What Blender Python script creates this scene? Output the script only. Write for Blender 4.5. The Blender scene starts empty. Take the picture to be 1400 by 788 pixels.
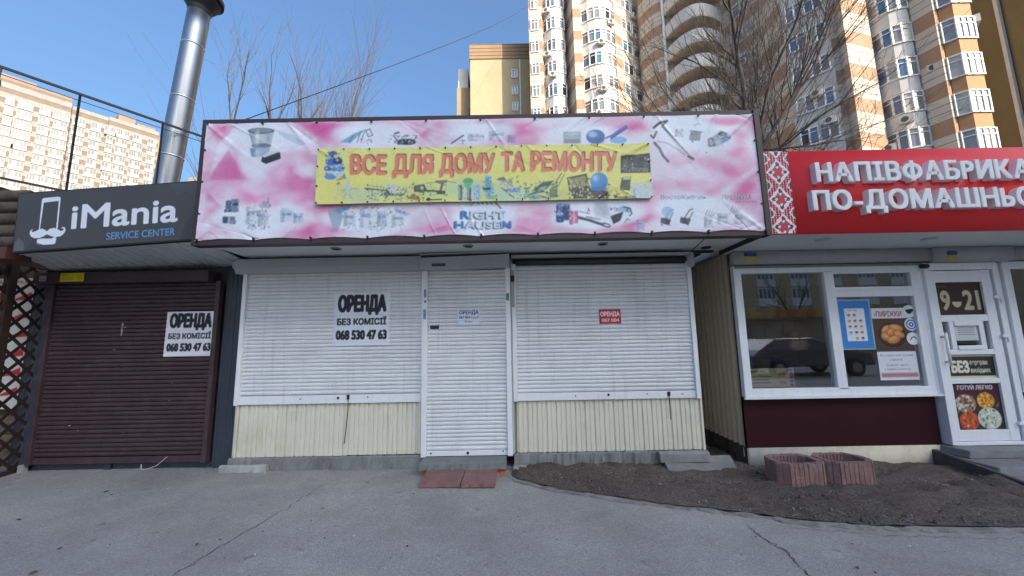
import bpy, math, random
import numpy as np
from mathutils import Matrix, Vector
SC = bpy.context.scene
COL = SC.collection
R = math.radians
random.seed(7); RNG = np.random.default_rng(7)

# ------------------------------------------------------------------ camera, sky, sun, exposure
F, CX, CY, PITCH, ROLL, EYE = 531.0, 700.0, 394.0, R(7.93), -0.018, 1.5
fwd = np.array([0, math.cos(PITCH), math.sin(PITCH)])
up0 = np.array([0, -math.sin(PITCH), math.cos(PITCH)])
rgt = math.cos(ROLL)*np.array([1., 0, 0]) + math.sin(ROLL)*up0
upv = -math.sin(ROLL)*np.array([1., 0, 0]) + math.cos(ROLL)*up0
cam_d = bpy.data.cameras.new('camera'); cam = bpy.data.objects.new('camera', cam_d); COL.objects.link(cam)
cam_d.sensor_width = 36; cam_d.lens = 36*F/1400; cam_d.clip_end = 2000; cam_d.clip_start = 0.05
mw = Matrix.Identity(4)
for i in range(3):
    mw[i][0] = rgt[i]; mw[i][1] = upv[i]; mw[i][2] = -fwd[i]
mw[2][3] = EYE
cam.matrix_world = mw
SC.camera = cam

SUN_AZ, SUN_EL = R(140), R(28)          # clockwise from +Y (away from the viewer): behind and to the right
world = bpy.data.worlds.new('World'); SC.world = world; world.use_nodes = True
wn = world.node_tree.nodes; wl = world.node_tree.links
bg = wn['Background']; sky = wn.new('ShaderNodeTexSky'); sky.sky_type = 'NISHITA'
sky.sun_disc = False; sky.sun_elevation = SUN_EL; sky.sun_rotation = SUN_AZ
sky.air_density = 1.5; sky.dust_density = 9.0; sky.ozone_density = 10.0
wl.new(sky.outputs[0], bg.inputs[0]); bg.inputs[1].default_value = 0.15
sd = bpy.data.lights.new('sun', 'SUN'); sd.energy = 2.8; sd.angle = R(0.5); sd.color = (1.0, 0.93, 0.82)
so = bpy.data.objects.new('sun', sd); COL.objects.link(so)
sdir = Vector((math.sin(SUN_AZ)*math.cos(SUN_EL), math.cos(SUN_AZ)*math.cos(SUN_EL), math.sin(SUN_EL)))
so.rotation_euler = sdir.to_track_quat('Z', 'Y').to_euler(); so.location = (30, -40, 60)
SC.view_settings.view_transform = 'Standard'; SC.view_settings.look = 'None'
SC.view_settings.gamma = 1; SC.view_settings.use_curve_mapping = False
SC.view_settings.exposure = 1.22
SC.view_settings.use_white_balance = True; SC.view_settings.white_balance_temperature = 7300   # balanced for the shade

# ------------------------------------------------------------------ measuring helpers
def ray(px, py): return fwd*F + rgt*(px-CX) - upv*(py-CY)
def at(px, py, Y):
    d = ray(px, py); return np.array([0, 0, EYE]) + d*(Y/d[1])

# ------------------------------------------------------------------ materials
def lin(c):
    c = np.asarray(c, float)/255.0
    return np.where(c <= 0.04045, c/12.92, ((c+0.055)/1.055)**2.4)
def mat(name, rgb, rough=0.6, var=0.12, scale=4.0, bump=0.0, bscale=60.0, metal=0.0, spec=0.5, dirt=None, dscale=1.5, damt=0.5, streak=0.0):
    m = bpy.data.materials.new(name); m.use_nodes = True
    n, l = m.node_tree.nodes, m.node_tree.links
    b = n['Principled BSDF']; b.inputs['Roughness'].default_value = rough; b.inputs['Metallic'].default_value = metal
    b.inputs['Specular IOR Level'].default_value = spec
    c = np.array(rgb, float)
    tc = n.new('ShaderNodeTexCoord')
    nz = n.new('ShaderNodeTexNoise'); nz.inputs['Scale'].default_value = scale; nz.inputs['Detail'].default_value = 6; nz.inputs['Roughness'].default_value = 0.65
    l.new(tc.outputs['Object'], nz.inputs['Vector'])
    mx = n.new('ShaderNodeMix'); mx.data_type = 'RGBA'
    rp = n.new('ShaderNodeMapRange'); rp.inputs['From Min'].default_value = 0.3; rp.inputs['From Max'].default_value = 0.7
    l.new(nz.outputs['Fac'], rp.inputs['Value']); l.new(rp.outputs[0], mx.inputs['Factor'])
    mx.inputs['A'].default_value = (*np.clip(c*(1-var), 0, 1), 1); mx.inputs['B'].default_value = (*np.clip(c*(1+var), 0, 1), 1)
    out = mx.outputs['Result']
    if dirt is not None:
        n2 = n.new('ShaderNodeTexNoise'); n2.inputs['Scale'].default_value = dscale; n2.inputs['Detail'].default_value = 9; n2.inputs['Roughness'].default_value = 0.7
        l.new(tc.outputs['Object'], n2.inputs['Vector'])
        r2 = n.new('ShaderNodeMapRange'); r2.inputs['From Min'].default_value = 0.5; r2.inputs['From Max'].default_value = 0.78; r2.inputs['To Max'].default_value = damt
        l.new(n2.outputs['Fac'], r2.inputs['Value'])
        m2 = n.new('ShaderNodeMix'); m2.data_type = 'RGBA'; l.new(r2.outputs[0], m2.inputs['Factor'])
        l.new(out, m2.inputs['A']); m2.inputs['B'].default_value = (*dirt, 1); out = m2.outputs['Result']
    l.new(out, b.inputs['Base Color'])
    if streak:
        mp = n.new('ShaderNodeMapping'); mp.inputs['Scale'].default_value = (9, 9, .55); l.new(tc.outputs['Object'], mp.inputs[0])
        n3 = n.new('ShaderNodeTexNoise'); n3.inputs['Scale'].default_value = 1.6; n3.inputs['Detail'].default_value = 7; n3.inputs['Roughness'].default_value = .7
        l.new(mp.outputs[0], n3.inputs['Vector'])
        r3 = n.new('ShaderNodeMapRange'); r3.inputs['From Min'].default_value = .52; r3.inputs['From Max'].default_value = .75; r3.inputs['To Max'].default_value = streak
        l.new(n3.outputs['Fac'], r3.inputs['Value'])
        m3 = n.new('ShaderNodeMix'); m3.data_type = 'RGBA'; l.new(r3.outputs[0], m3.inputs['Factor'])
        l.new(out, m3.inputs['A']); m3.inputs['B'].default_value = (*(np.array(rgb)*np.array((.5, .46, .40))), 1); out = m3.outputs['Result']
        l.new(out, b.inputs['Base Color'])
    if bump:
        nb = n.new('ShaderNodeTexNoise'); nb.inputs['Scale'].default_value = bscale; nb.inputs['Detail'].default_value = 5
        l.new(tc.outputs['Object'], nb.inputs['Vector'])
        bp = n.new('ShaderNodeBump'); bp.inputs['Strength'].default_value = bump; bp.inputs['Distance'].default_value = 0.02
        l.new(nb.outputs['Fac'], bp.inputs['Height']); l.new(bp.outputs[0], b.inputs['Normal'])
    return m
def print_mat(name, rough=0.45):
    m = bpy.data.materials.new(name); m.use_nodes = True
    n, l = m.node_tree.nodes, m.node_tree.links; b = n['Principled BSDF']; b.inputs['Roughness'].default_value = rough
    a = n.new('ShaderNodeVertexColor'); a.layer_name = 'ink'
    tc = n.new('ShaderNodeTexCoord'); nz = n.new('ShaderNodeTexNoise'); nz.inputs['Scale'].default_value = 3; nz.inputs['Detail'].default_value = 8
    l.new(tc.outputs['Object'], nz.inputs['Vector'])
    mr = n.new('ShaderNodeMapRange'); mr.inputs['To Min'].default_value = 0.86; mr.inputs['To Max'].default_value = 1.08
    l.new(nz.outputs['Fac'], mr.inputs['Value'])
    vm = n.new('ShaderNodeVectorMath'); vm.operation = 'SCALE'; l.new(a.outputs['Color'], vm.inputs[0]); l.new(mr.outputs[0], vm.inputs['Scale'])
    l.new(vm.outputs[0], b.inputs['Base Color'])
    return m
def glass_mat(name, refl=0.3, tint=(0.9, 0.93, 0.92)):
    m = bpy.data.materials.new(name); m.use_nodes = True
    n, l = m.node_tree.nodes, m.node_tree.links; n.remove(n['Principled BSDF'])
    o = n['Material Output']; t = n.new('ShaderNodeBsdfTransparent'); t.inputs[0].default_value = (*tint, 1)
    g = n.new('ShaderNodeBsdfGlossy'); g.inputs['Roughness'].default_value = 0.015
    tc = n.new('ShaderNodeTexCoord'); nb = n.new('ShaderNodeTexNoise'); nb.inputs['Scale'].default_value = 2.2; nb.inputs['Detail'].default_value = 1
    l.new(tc.outputs['Object'], nb.inputs['Vector']); bp = n.new('ShaderNodeBump'); bp.inputs['Strength'].default_value = .02; bp.inputs['Distance'].default_value = .02
    l.new(nb.outputs['Fac'], bp.inputs['Height']); l.new(bp.outputs[0], g.inputs['Normal'])
    fr = n.new('ShaderNodeLayerWeight'); fr.inputs['Blend'].default_value = 0.25
    mr = n.new('ShaderNodeMapRange'); mr.inputs['To Min'].default_value = refl; mr.inputs['To Max'].default_value = 0.9
    l.new(fr.outputs['Fresnel'], mr.inputs['Value'])
    mx = n.new('ShaderNodeMixShader'); l.new(mr.outputs[0], mx.inputs[0]); l.new(t.outputs[0], mx.inputs[1]); l.new(g.outputs[0], mx.inputs[2])
    l.new(mx.outputs[0], o.inputs['Surface'])
    return m
def far_glass(name, rgb, refl=0.35):
    m = mat(name, rgb, 0.05, 0.35, 0.6, spec=1.0)
    b = m.node_tree.nodes['Principled BSDF']; b.inputs['Coat Weight'].default_value = refl; b.inputs['Coat Roughness'].default_value = 0.03
    return m
def striped_mat(name, base, period, frac, ca, cb, lines=3, var=0.12):
    """brick courses laid in bands: colour follows the height on the wall"""
    m = mat(name, (1, 1, 1), 0.8, 0, 1, bump=0.15, bscale=8)
    n, l = m.node_tree.nodes, m.node_tree.links; b = n['Principled BSDF']
    g = n.new('ShaderNodeNewGeometry'); sp = n.new('ShaderNodeSeparateXYZ'); l.new(g.outputs['Position'], sp.inputs[0])
    def mth(op, a, v):
        x = n.new('ShaderNodeMath'); x.operation = op
        l.new(a, x.inputs[0])
        if v is not None:
            if isinstance(v, (int, float)): x.inputs[1].default_value = v
            else: l.new(v, x.inputs[1])
        return x.outputs[0]
    fz = mth('FRACT', mth('DIVIDE', mth('SUBTRACT', sp.outputs['Z'], base), period), None)
    band = mth('LESS_THAN', fz, frac)
    lz = mth('FRACT', mth('MULTIPLY', mth('SUBTRACT', fz, frac), lines/(1-frac)), None)
    line = mth('LESS_THAN', lz, 0.1)
    nz = n.new('ShaderNodeTexNoise'); nz.inputs['Scale'].default_value = 0.8; nz.inputs['Detail'].default_value = 8
    l.new(g.outputs['Position'], nz.inputs['Vector'])
    m1 = n.new('ShaderNodeMix'); m1.data_type = 'RGBA'; l.new(line, m1.inputs['Factor'])
    m1.inputs['A'].default_value = (*cb, 1); m1.inputs['B'].default_value = (*(np.array(cb)*0.35), 1)
    m2 = n.new('ShaderNodeMix'); m2.data_type = 'RGBA'; l.new(band, m2.inputs['Factor'])
    l.new(m1.outputs['Result'], m2.inputs['A']); m2.inputs['B'].default_value = (*ca, 1)
    mr = n.new('ShaderNodeMapRange'); mr.inputs['To Min'].default_value = 1-var*1.6; mr.inputs['To Max'].default_value = 1+var*1.6
    l.new(nz.outputs['Fac'], mr.inputs['Value'])
    vm = n.new('ShaderNodeVectorMath'); vm.operation = 'SCALE'; l.new(m2.outputs['Result'], vm.inputs[0]); l.new(mr.outputs[0], vm.inputs['Scale'])
    l.new(vm.outputs[0], b.inputs['Base Color'])
    return m

# ------------------------------------------------------------------ mesh builder
class MB:
    def __init__(s): s.v, s.f, s.m, s.mi = [], [], [], 0
    def face(s, pts):
        i = len(s.v); s.v += [tuple(map(float, p)) for p in pts]; s.f.append(tuple(range(i, i+len(pts)))); s.m.append(s.mi); return s
    def box(s, x0, x1, y0, y1, z0, z1):
        return s.hexa([(x0, y0, z0), (x1, y0, z0), (x1, y1, z0), (x0, y1, z0)], [(x0, y0, z1), (x1, y0, z1), (x1, y1, z1), (x0, y1, z1)])
    def hexa(s, bot, top):
        n = len(bot); i = len(s.v); s.v += [tuple(map(float, p)) for p in list(bot)+list(top)]
        s.f.append(tuple(range(i+n-1, i-1, -1))); s.m.append(s.mi)
        s.f.append(tuple(range(i+n, i+2*n))); s.m.append(s.mi)
        for k in range(n):
            j = (k+1) % n; s.f.append((i+k, i+j, i+n+j, i+n+k)); s.m.append(s.mi)
        return s
    def prism(s, poly, z0, z1):
        return s.hexa([(p[0], p[1], z0) for p in poly], [(p[0], p[1], z1) for p in poly])
    def bar(s, a, b, w, h=None, up=(0, 0, 1)):
        h = h or w; a, b = Vector(a), Vector(b); d = (b-a).normalized(); u = Vector(up)
        if abs(d.dot(u)) > 0.99: u = Vector((0, 1, 0))
        x = d.cross(u).normalized(); y = x.cross(d).normalized()
        q = lambda p: [p+x*(i*w/2)+y*(j*h/2) for i, j in ((-1, -1), (1, -1), (1, 1), (-1, 1))]
        return s.hexa(q(a), q(b))
    def tube(s, pts, rad, n=8, caps=True):
        pts = [Vector(p) for p in pts]; k = len(pts)
        if not hasattr(rad, '__len__'): rad = [rad]*k
        i0 = len(s.v); ref = Vector((0.31, 0.95, 0.1))
        for i, p in enumerate(pts):
            d = (pts[min(i+1, k-1)]-pts[max(i-1, 0)]).normalized()
            r = ref if abs(d.dot(ref)) < 0.95 else Vector((1, 0, 0))
            x = d.cross(r).normalized(); y = d.cross(x)
            for j in range(n):
                a = 2*math.pi*j/n; s.v.append(tuple(p+x*(math.cos(a)*rad[i])+y*(math.sin(a)*rad[i])))
        for i in range(k-1):
            for j in range(n):
                a = i0+i*n+j; b = i0+i*n+(j+1) % n; s.f.append((a, b, b+n, a+n)); s.m.append(s.mi)
        if caps:
            s.f.append(tuple(range(i0+n-1, i0-1, -1))); s.m.append(s.mi)
            s.f.append(tuple(range(i0+(k-1)*n, i0+k*n))); s.m.append(s.mi)
        return s
    def sheet(s, rows):
        """rows: list of equal-length lists of points"""
        i0 = len(s.v); w = len(rows[0])
        for r in rows: s.v += [tuple(map(float, p)) for p in r]
        for a in range(len(rows)-1):
            for b in range(w-1):
                i = i0+a*w+b; s.f.append((i, i+1, i+w+1, i+w)); s.m.append(s.mi)
        return s
    def build(s, name, mats, parent=None, smooth=False, bevel=0):
        me = bpy.data.meshes.new(name); me.from_pydata(s.v, [], s.f); me.update()
        for m in (mats if isinstance(mats, (list, tuple)) else [mats]): me.materials.append(m)
        if any(s.m): me.polygons.foreach_set('material_index', s.m)
        if smooth: me.polygons.foreach_set('use_smooth', [True]*len(s.f))
        o = bpy.data.objects.new(name, me); COL.objects.link(o)
        if parent: put(o, parent)
        if bevel:
            b = o.modifiers.new('bevel', 'BEVEL'); b.width = bevel; b.segments = 2; b.limit_method = 'ANGLE'; b.angle_limit = R(40)
        return o
def put(o, parent):
    o.parent = parent
    loc = Vector((0, 0, 0)); q = parent
    while q: loc += q.location; q = q.parent
    if o.type == 'MESH' and o.location.length == 0: o.location = -loc
def tag(o, label=None, cat=None, group=None, kind=None):
    for k, v in (('label', label), ('category', cat), ('group', group), ('kind', kind)):
        if v: o[k] = v
    return o
def thing(name, label, cat, loc=(0, 0, 0), group=None):
    o = bpy.data.objects.new(name, None); COL.objects.link(o); o.location = loc; o.empty_display_size = 0.3
    return tag(o, label, cat, group)
def box(name, dims, m, parent=None, bevel=0): return MB().box(*dims).build(name, m, parent, bevel=bevel)

# ------------------------------------------------------------------ printing: ink laid on a fine grid of the sheet's own surface
def glyphs(txt, bold=0.0):
    cu = bpy.data.curves.new('t', 'FONT'); cu.body = txt; cu.offset = bold; cu.resolution_u = 5
    o = bpy.data.objects.new('t', cu); COL.objects.link(o)
    me = bpy.data.meshes.new_from_object(o.evaluated_get(bpy.context.evaluated_depsgraph_get()))
    me.calc_loop_triangles()
    v = np.array([x.co[:2] for x in me.vertices]).reshape(-1, 2); t = np.array([x.vertices[:] for x in me.loop_triangles]).reshape(-1, 3)
    bpy.data.objects.remove(o); bpy.data.curves.remove(cu); bpy.data.meshes.remove(me)
    return v, t
class Print:
    def __init__(s, u0, u1, v0, v1, res, col):
        s.u0, s.v0, s.res = u0, v0, res; s.w = max(2, int((u1-u0)/res)+1); s.h = max(2, int((v1-v0)/res)+1)
        s.u1, s.v1 = u1, v1
        s.c = np.empty((s.h, s.w, 3)); s.c[:] = lin(col)
        s.U = np.linspace(u0, u1, s.w); s.V = np.linspace(v0, v1, s.h); s.map = None
    def m(s, p): return np.array([s.map(*q) for q in p]) if s.map else np.asarray(p, float)
    def _win(s, p, pad=1):
        x0 = max(0, int((p[:, 0].min()-s.u0)/s.res)-pad); x1 = min(s.w, int((p[:, 0].max()-s.u0)/s.res)+2+pad)
        y0 = max(0, int((p[:, 1].min()-s.v0)/s.res)-pad); y1 = min(s.h, int((p[:, 1].max()-s.v0)/s.res)+2+pad)
        return x0, x1, y0, y1
    def cover(s, p, ss=3):
        x0, x1, y0, y1 = s._win(p)
        if x1 <= x0 or y1 <= y0: return None
        cov = np.zeros((y1-y0, x1-x0)); du = s.U[1]-s.U[0]; dv = s.V[1]-s.V[0]
        q = np.roll(p, -1, 0)
        for a in range(ss):
            for b in range(ss):
                X = s.U[x0:x1][None, :]+((a+.5)/ss-.5)*du; Y = s.V[y0:y1][:, None]+((b+.5)/ss-.5)*dv
                ins = np.zeros(cov.shape, bool)
                for (xa, ya), (xb, yb) in zip(p, q):
                    if ya == yb: continue
                    ins ^= ((ya > Y) != (yb > Y)) & (X < (xb-xa)*(Y-ya)/(yb-ya)+xa)
                cov += ins
        return cov/ss/ss, x0, x1, y0, y1
    def _blend(s, r, col, alpha=1):
        if r is None: return
        cov, x0, x1, y0, y1 = r; a = (cov*alpha)[..., None]
        s.c[y0:y1, x0:x1] = s.c[y0:y1, x0:x1]*(1-a)+lin(col)*a
    def poly(s, pts, col, alpha=1): s._blend(s.cover(s.m(pts)), col, alpha); return s
    def rect(s, x0, y0, x1, y1, col, alpha=1): return s.poly([(x0, y0), (x1, y0), (x1, y1), (x0, y1)], col, alpha)
    def ell(s, x, y, rx, ry, col, rot=0, alpha=1, a0=0, a1=360):
        t = np.radians(np.linspace(a0, a1, 40)); c, n = math.cos(R(rot)), math.sin(R(rot))
        return s.poly([(x+rx*math.cos(k)*c-ry*math.sin(k)*n, y+rx*math.cos(k)*n+ry*math.sin(k)*c) for k in t], col, alpha)
    def line(s, pts, w, col, alpha=1):
        for a, b in zip(pts[:-1], pts[1:]):
            a, b = np.array(a, float), np.array(b, float); d = b-a; L = np.hypot(*d) or 1; n = np.array([-d[1], d[0]])/L*w/2; e = d/L*w*.3
            s.poly([a-e+n, b+e+n, b+e-n, a-e-n], col, alpha)
        return s
    def glow(s, x, y, rx, ry, col, rot=0, alpha=1, p=2):
        (cx, cy), (ax, ay) = s.m([(x, y)])[0], s.m([(x+rx, y)])[0]
        if s.map is None: k = 1; sg = 1
        else: k = math.hypot(ax-cx, ay-cy)/rx; sg = -1
        c, n = math.cos(R(rot)*sg), math.sin(R(rot)*sg)
        X = (s.U[None, :]-cx)/k; Y = (s.V[:, None]-cy)/k
        a = np.exp(-(((X*c+Y*n)/rx)**2+((-X*n+Y*c)/ry)**2)**(p/2))[..., None]*alpha
        s.c = s.c*(1-a)+lin(col)*a
        return s
    def text(s, txt, x, y, h, col, width=None, bold=0.0, align='l', alpha=1, slant=0, warp=None):
        """cap height h, baseline at (x, y); with map set x, y, h, width are in the map's units"""
        v, t = glyphs(txt, 0)
        if not len(t): return s
        v = v.copy(); cap = 0.729
        lo, hi = v[:, 0].min(), v[:, 0].max(); v[:, 0] -= lo
        k = h/cap; kx = (width/(hi-lo)) if width else k
        v[:, 0] *= kx; v[:, 1] *= k; v[:, 0] += v[:, 1]*slant
        wd = (hi-lo)*kx
        v[:, 0] -= {'l': 0, 'c': wd/2, 'r': wd}[align]
        if s.map: v = np.column_stack([x+v[:, 0], y-v[:, 1]]); v = s.m(v)
        else: v += (x, y)
        rpx = bold*h/cap/s.res
        if s.map: q0, q1 = s.m([(x, y), (x, y-h)]); rpx = bold*math.hypot(*(q1-q0))/cap/s.res
        x0, x1, y0, y1 = s._win(v, 2+int(rpx))
        if x1 <= x0 or y1 <= y0: return s
        acc = np.zeros((y1-y0, x1-x0))
        for tr in t:
            r = s.cover(v[tr], 3)
            if r is None: continue
            c, a0, a1, b0, b1 = r; acc[b0-y0:b1-y0, a0-x0:a1-x0] += c
        acc = np.clip(acc, 0, 1)
        if rpx > .15:
            pad = int(rpx)+2; b = np.pad(acc, pad); out = acc.copy(); hh, ww = acc.shape
            for k in range(12):
                dx, dy = rpx*math.cos(k*math.pi/6), rpx*math.sin(k*math.pi/6); ix, iy = math.floor(dx), math.floor(dy); fx, fy = dx-ix, dy-iy
                g = lambda i, j: b[pad+iy+j:pad+iy+j+hh, pad+ix+i:pad+ix+i+ww]
                out = np.maximum(out, (g(0, 0)*(1-fx)+g(1, 0)*fx)*(1-fy)+(g(0, 1)*(1-fx)+g(1, 1)*fx)*fy)
            acc = out
        s._blend((acc, x0, x1, y0, y1), col, alpha); return s
    def fade(s, seed, amt=.05, soft=1):
        """ink grain and slight spread of the ink into the sheet"""
        rg = np.random.default_rng(seed)
        for _ in range(soft):
            p = np.pad(s.c, ((1, 1), (1, 1), (0, 0)), 'edge'); s.c = .4*s.c+.15*(p[:-2, 1:-1]+p[2:, 1:-1]+p[1:-1, :-2]+p[1:-1, 2:])
        n = rg.normal(0, 1, s.c.shape[:2]); q = np.pad(n, 1, 'edge'); n = (n+.5*(q[:-2, 1:-1]+q[2:, 1:-1]+q[1:-1, :-2]+q[1:-1, 2:]))/1.4
        s.c = np.clip(s.c*(1+amt*n[..., None]), 0, 1); return s
    def scatter(s, x0, y0, x1, y1, n, size, cols, seed, alpha=.8, aspect=.6):
        rg = random.Random(seed)
        for _ in range(n): s.ell(rg.uniform(x0, x1), rg.uniform(y0, y1), size*rg.uniform(.5, 1.5), size*aspect*rg.uniform(.5, 1.4), rg.choice(cols), rg.uniform(0, 180), alpha)
        return s
    def build(s, name, m, parent=None, place=None, smooth=True):
        """place(u, v) arrays -> x, y, z arrays"""
        U, V = np.meshgrid(s.U, s.V); x, y, z = place(U, V)
        P = np.stack([x+0*U, y+0*U, z+0*U], -1).reshape(-1, 3)
        me = bpy.data.meshes.new(name); nv = s.w*s.h; nf = (s.w-1)*(s.h-1)
        i = (np.arange(s.h-1)[:, None]*s.w+np.arange(s.w-1)[None, :]).ravel()
        q = np.stack([i, i+1, i+1+s.w, i+s.w], 1).astype(np.int32)
        me.vertices.add(nv); me.vertices.foreach_set('co', P.astype(np.float32).ravel())
        me.loops.add(nf*4); me.loops.foreach_set('vertex_index', q.ravel())
        me.polygons.add(nf); me.polygons.foreach_set('loop_start', np.arange(nf, dtype=np.int32)*4)
        me.polygons.foreach_set('loop_total', np.full(nf, 4, dtype=np.int32))
        if smooth: me.polygons.foreach_set('use_smooth', np.ones(nf, bool))
        me.update()
        ca = me.color_attributes.new('ink', 'FLOAT_COLOR', 'POINT')
        ca.data.foreach_set('color', np.concatenate([s.c.reshape(-1, 3), np.ones((nv, 1))], 1).astype(np.float32).ravel())
        me.materials.append(m); o = bpy.data.objects.new(name, me); COL.objects.link(o)
        if parent: put(o, parent)
        return o

# ------------------------------------------------------------------ material palette
def ground_mat(name, ca, cb, cc, grain, gs, bump, rough=.92):
    """aggregate grain at two sizes over broad worn patches and pale drifts"""
    m = mat(name, (1, 1, 1), rough, 0, 1); n, l = m.node_tree.nodes, m.node_tree.links; b = n['Principled BSDF']
    tc = n.new('ShaderNodeTexCoord')
    def nz(s, d, ro=.6):
        x = n.new('ShaderNodeTexNoise'); x.inputs['Scale'].default_value = s; x.inputs['Detail'].default_value = d; x.inputs['Roughness'].default_value = ro
        l.new(tc.outputs['Object'], x.inputs['Vector']); return x.outputs['Fac']
    def rng(v, a0, a1, b0, b1):
        x = n.new('ShaderNodeMapRange'); l.new(v, x.inputs['Value'])
        for k, q in zip(('From Min', 'From Max', 'To Min', 'To Max'), (a0, a1, b0, b1)): x.inputs[k].default_value = q
        return x.outputs[0]
    def mix(f, A, B):
        x = n.new('ShaderNodeMix'); x.data_type = 'RGBA'; l.new(f, x.inputs['Factor'])
        for k, q in (('A', A), ('B', B)):
            if isinstance(q, tuple): x.inputs[k].default_value = (*q, 1)
            else: l.new(q, x.inputs[k])
        return x.outputs['Result']
    c = mix(rng(nz(.9, 7, .65), .35, .65, 0, 1), ca, cb)
    c = mix(rng(nz(3.3, 8, .75), .56, .74, 0, .6), c, cc)
    c = mix(rng(nz(6.5, 4, .55), .655, .70, 0, .45), c, tuple(.45*q for q in ca))
    c = mix(rng(nz(1.9, 10, .8), .60, .64, 0, .35), c, tuple(.72*q for q in ca))
    vo = n.new('ShaderNodeTexVoronoi'); vo.inputs['Scale'].default_value = gs; l.new(tc.outputs['Object'], vo.inputs['Vector'])
    sp = n.new('ShaderNodeSeparateColor'); l.new(vo.outputs['Color'], sp.inputs[0])
    def mul(A, f):
        x = n.new('ShaderNodeVectorMath'); x.operation = 'SCALE'; l.new(A, x.inputs[0]); l.new(f, x.inputs['Scale']); return x.outputs[0]
    c = mul(c, rng(sp.outputs[0], 0, 1, 1-grain, 1+grain)); c = mul(c, rng(nz(gs*.28, 6, .7), .3, .7, 1-grain*.8, 1+grain*.8))
    l.new(c, b.inputs['Base Color'])
    bp = n.new('ShaderNodeBump'); bp.inputs['Strength'].default_value = bump; bp.inputs['Distance'].default_value = .01
    l.new(vo.outputs['Distance'], bp.inputs['Height']); l.new(bp.outputs[0], b.inputs['Normal'])
    return m
asphalt = ground_mat('worn asphalt', (.235, .222, .210), (.335, .320, .302), (.44, .42, .395), .2, 150, .35)
soil = ground_mat('bare soil', (.075, .057, .047), (.115, .09, .075), (.045, .034, .028), .45, 85, .8, .97)
concrete = mat('rough concrete', (.22, .22, .215), .9, .25, 5, .5, 60, dirt=(.09, .085, .08), dscale=3, damt=.7)
cream = mat('cream cladding', (.72, .69, .58), .5, .05, 1.5, dirt=(.40, .35, .27), dscale=1.6, damt=.4, streak=.22)
white_al = mat('white aluminium', (.74, .76, .78), .42, .04, 2, dirt=(.5, .5, .5), dscale=2.2, damt=.35, streak=.38)
white_fr = mat('white frame', (.80, .82, .85), .38, .03, 2, dirt=(.5, .5, .5), dscale=4, damt=.3, streak=.25)
grey_box = mat('grey shutter box', (.44, .45, .44), .45, .06, 2, dirt=(.3, .29, .27), dscale=3, damt=.3)
soffit_m = mat('soffit sheet', (.74, .74, .74), .4, .06, 1.2, dirt=(.5, .49, .47), dscale=1.5, damt=.3)
dark_m = mat('dark recess', (.02, .02, .022), .8)
navy = mat('navy sheet metal', (.035, .045, .065), .5, .1, 2, dirt=(.08, .085, .09), dscale=2, damt=.3)
brown_al = mat('brown aluminium', (.058, .037, .042), .5, .1, 3, dirt=(.14, .11, .11), dscale=4, damt=.4, spec=.3)
frame_m = mat('maroon frame paint', (.05, .025, .03), .5, .15, 4)
burg = mat('burgundy sheet', (.034, .006, .010), .55, .12, 2, spec=.2)
tan_side = mat('tan side cladding', (.60, .51, .37), .6, .1, 2, dirt=(.34, .28, .2), dscale=2, damt=.4)
plinth_m = mat('painted plinth', (.62, .56, .45), .8, .08, 3, .3, 50, dirt=(.32, .28, .24), dscale=4, damt=.6, streak=.4)
steel = mat('galvanised flue steel', (.34, .36, .39), .38, .08, 1, metal=1.0)
black_m = mat('black metal', (.02, .02, .022), .5, .1, 6)
wood_dk = mat('dark stained wood', (.035, .018, .012), .6, .3, 8, .3, 40)
log_m = mat('weathered log', (.08, .06, .052), .75, .4, 7, .5, 25, dirt=(.02, .015, .013), dscale=4, damt=.7)
red_sign = mat('red sign film', (.82, .024, .026), .35, .03, 1)
red_tile = mat('faded red tile', (.22, .112, .105), .85, .25, 9, .5, 60, dirt=(.2, .19, .18), dscale=6, damt=.6)
brick_or = mat('orange brick', (.45, .15, .065), .9, .2, 14, .5, 60)
ribbed_red = mat('red grey concrete', (.25, .14, .128), .9, .25, 8, .6, 70, dirt=(.24, .225, .21), dscale=4.5, damt=.9, streak=.5)
bark = mat('bare bark', (.075, .062, .054), .9, .3, 9)
twig_m = mat('twig bark', (.10, .08, .068), .9, .3, 9)
leaf_m = mat('dry leaf', (.16, .085, .04), .8, .3, 20)
paper = print_mat('printed paper', .55)
vinyl = print_mat('printed vinyl', .38)
shop_glass = glass_mat('shop glass', .35)
inside_m = mat('dim interior', (.10, .075, .06), .8, .3, 2)

# ================================================================== ground
def gh(x, y):
    """height of the ground: nearly flat, a little higher along the left fronts"""
    t = np.clip((y-3.6)/1.5, 0, 1); return 0.045*t*np.clip((1.5-x)/4, 0, 1)-0.045*np.clip((x-1.5)/2, 0, 1)*t
g = MB()
g.face([(-500, -500, -.16), (500, -500, -.16), (500, 500, -.16), (-500, 500, -.16)])
tag(g.build('ground', mat('far ground', (.1, .1, .1), .9, .2, .1)), kind='structure')
def lerp_path(p, n):
    p = np.array(p, float); d = np.r_[0, np.cumsum(np.hypot(*np.diff(p, axis=0).T))]; t = np.linspace(0, d[-1], n)
    return np.column_stack([np.interp(t, d, p[:, 0]), np.interp(t, d, p[:, 1])])
xs = np.r_[-60, -30, -18, np.linspace(-12, 12, 161), 18, 30, 60]; ys = np.r_[-45, -25, -12, -6, -3, np.linspace(0, 5.4, 55), 7, 9]
X, Y = np.meshgrid(xs, ys); Z = gh(X, Y)+.004*np.sin(X*1.3+Y)*np.cos(Y*1.7-X*.4)
pm = MB(); pm.sheet([[(X[i, j], Y[i, j], Z[i, j]) for j in range(len(xs))] for i in range(len(ys))])
pav = pm.build('pavement', asphalt, smooth=True); tag(pav, kind='structure')
crack_m = mat('crack', (.055, .052, .05), .95)
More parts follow.
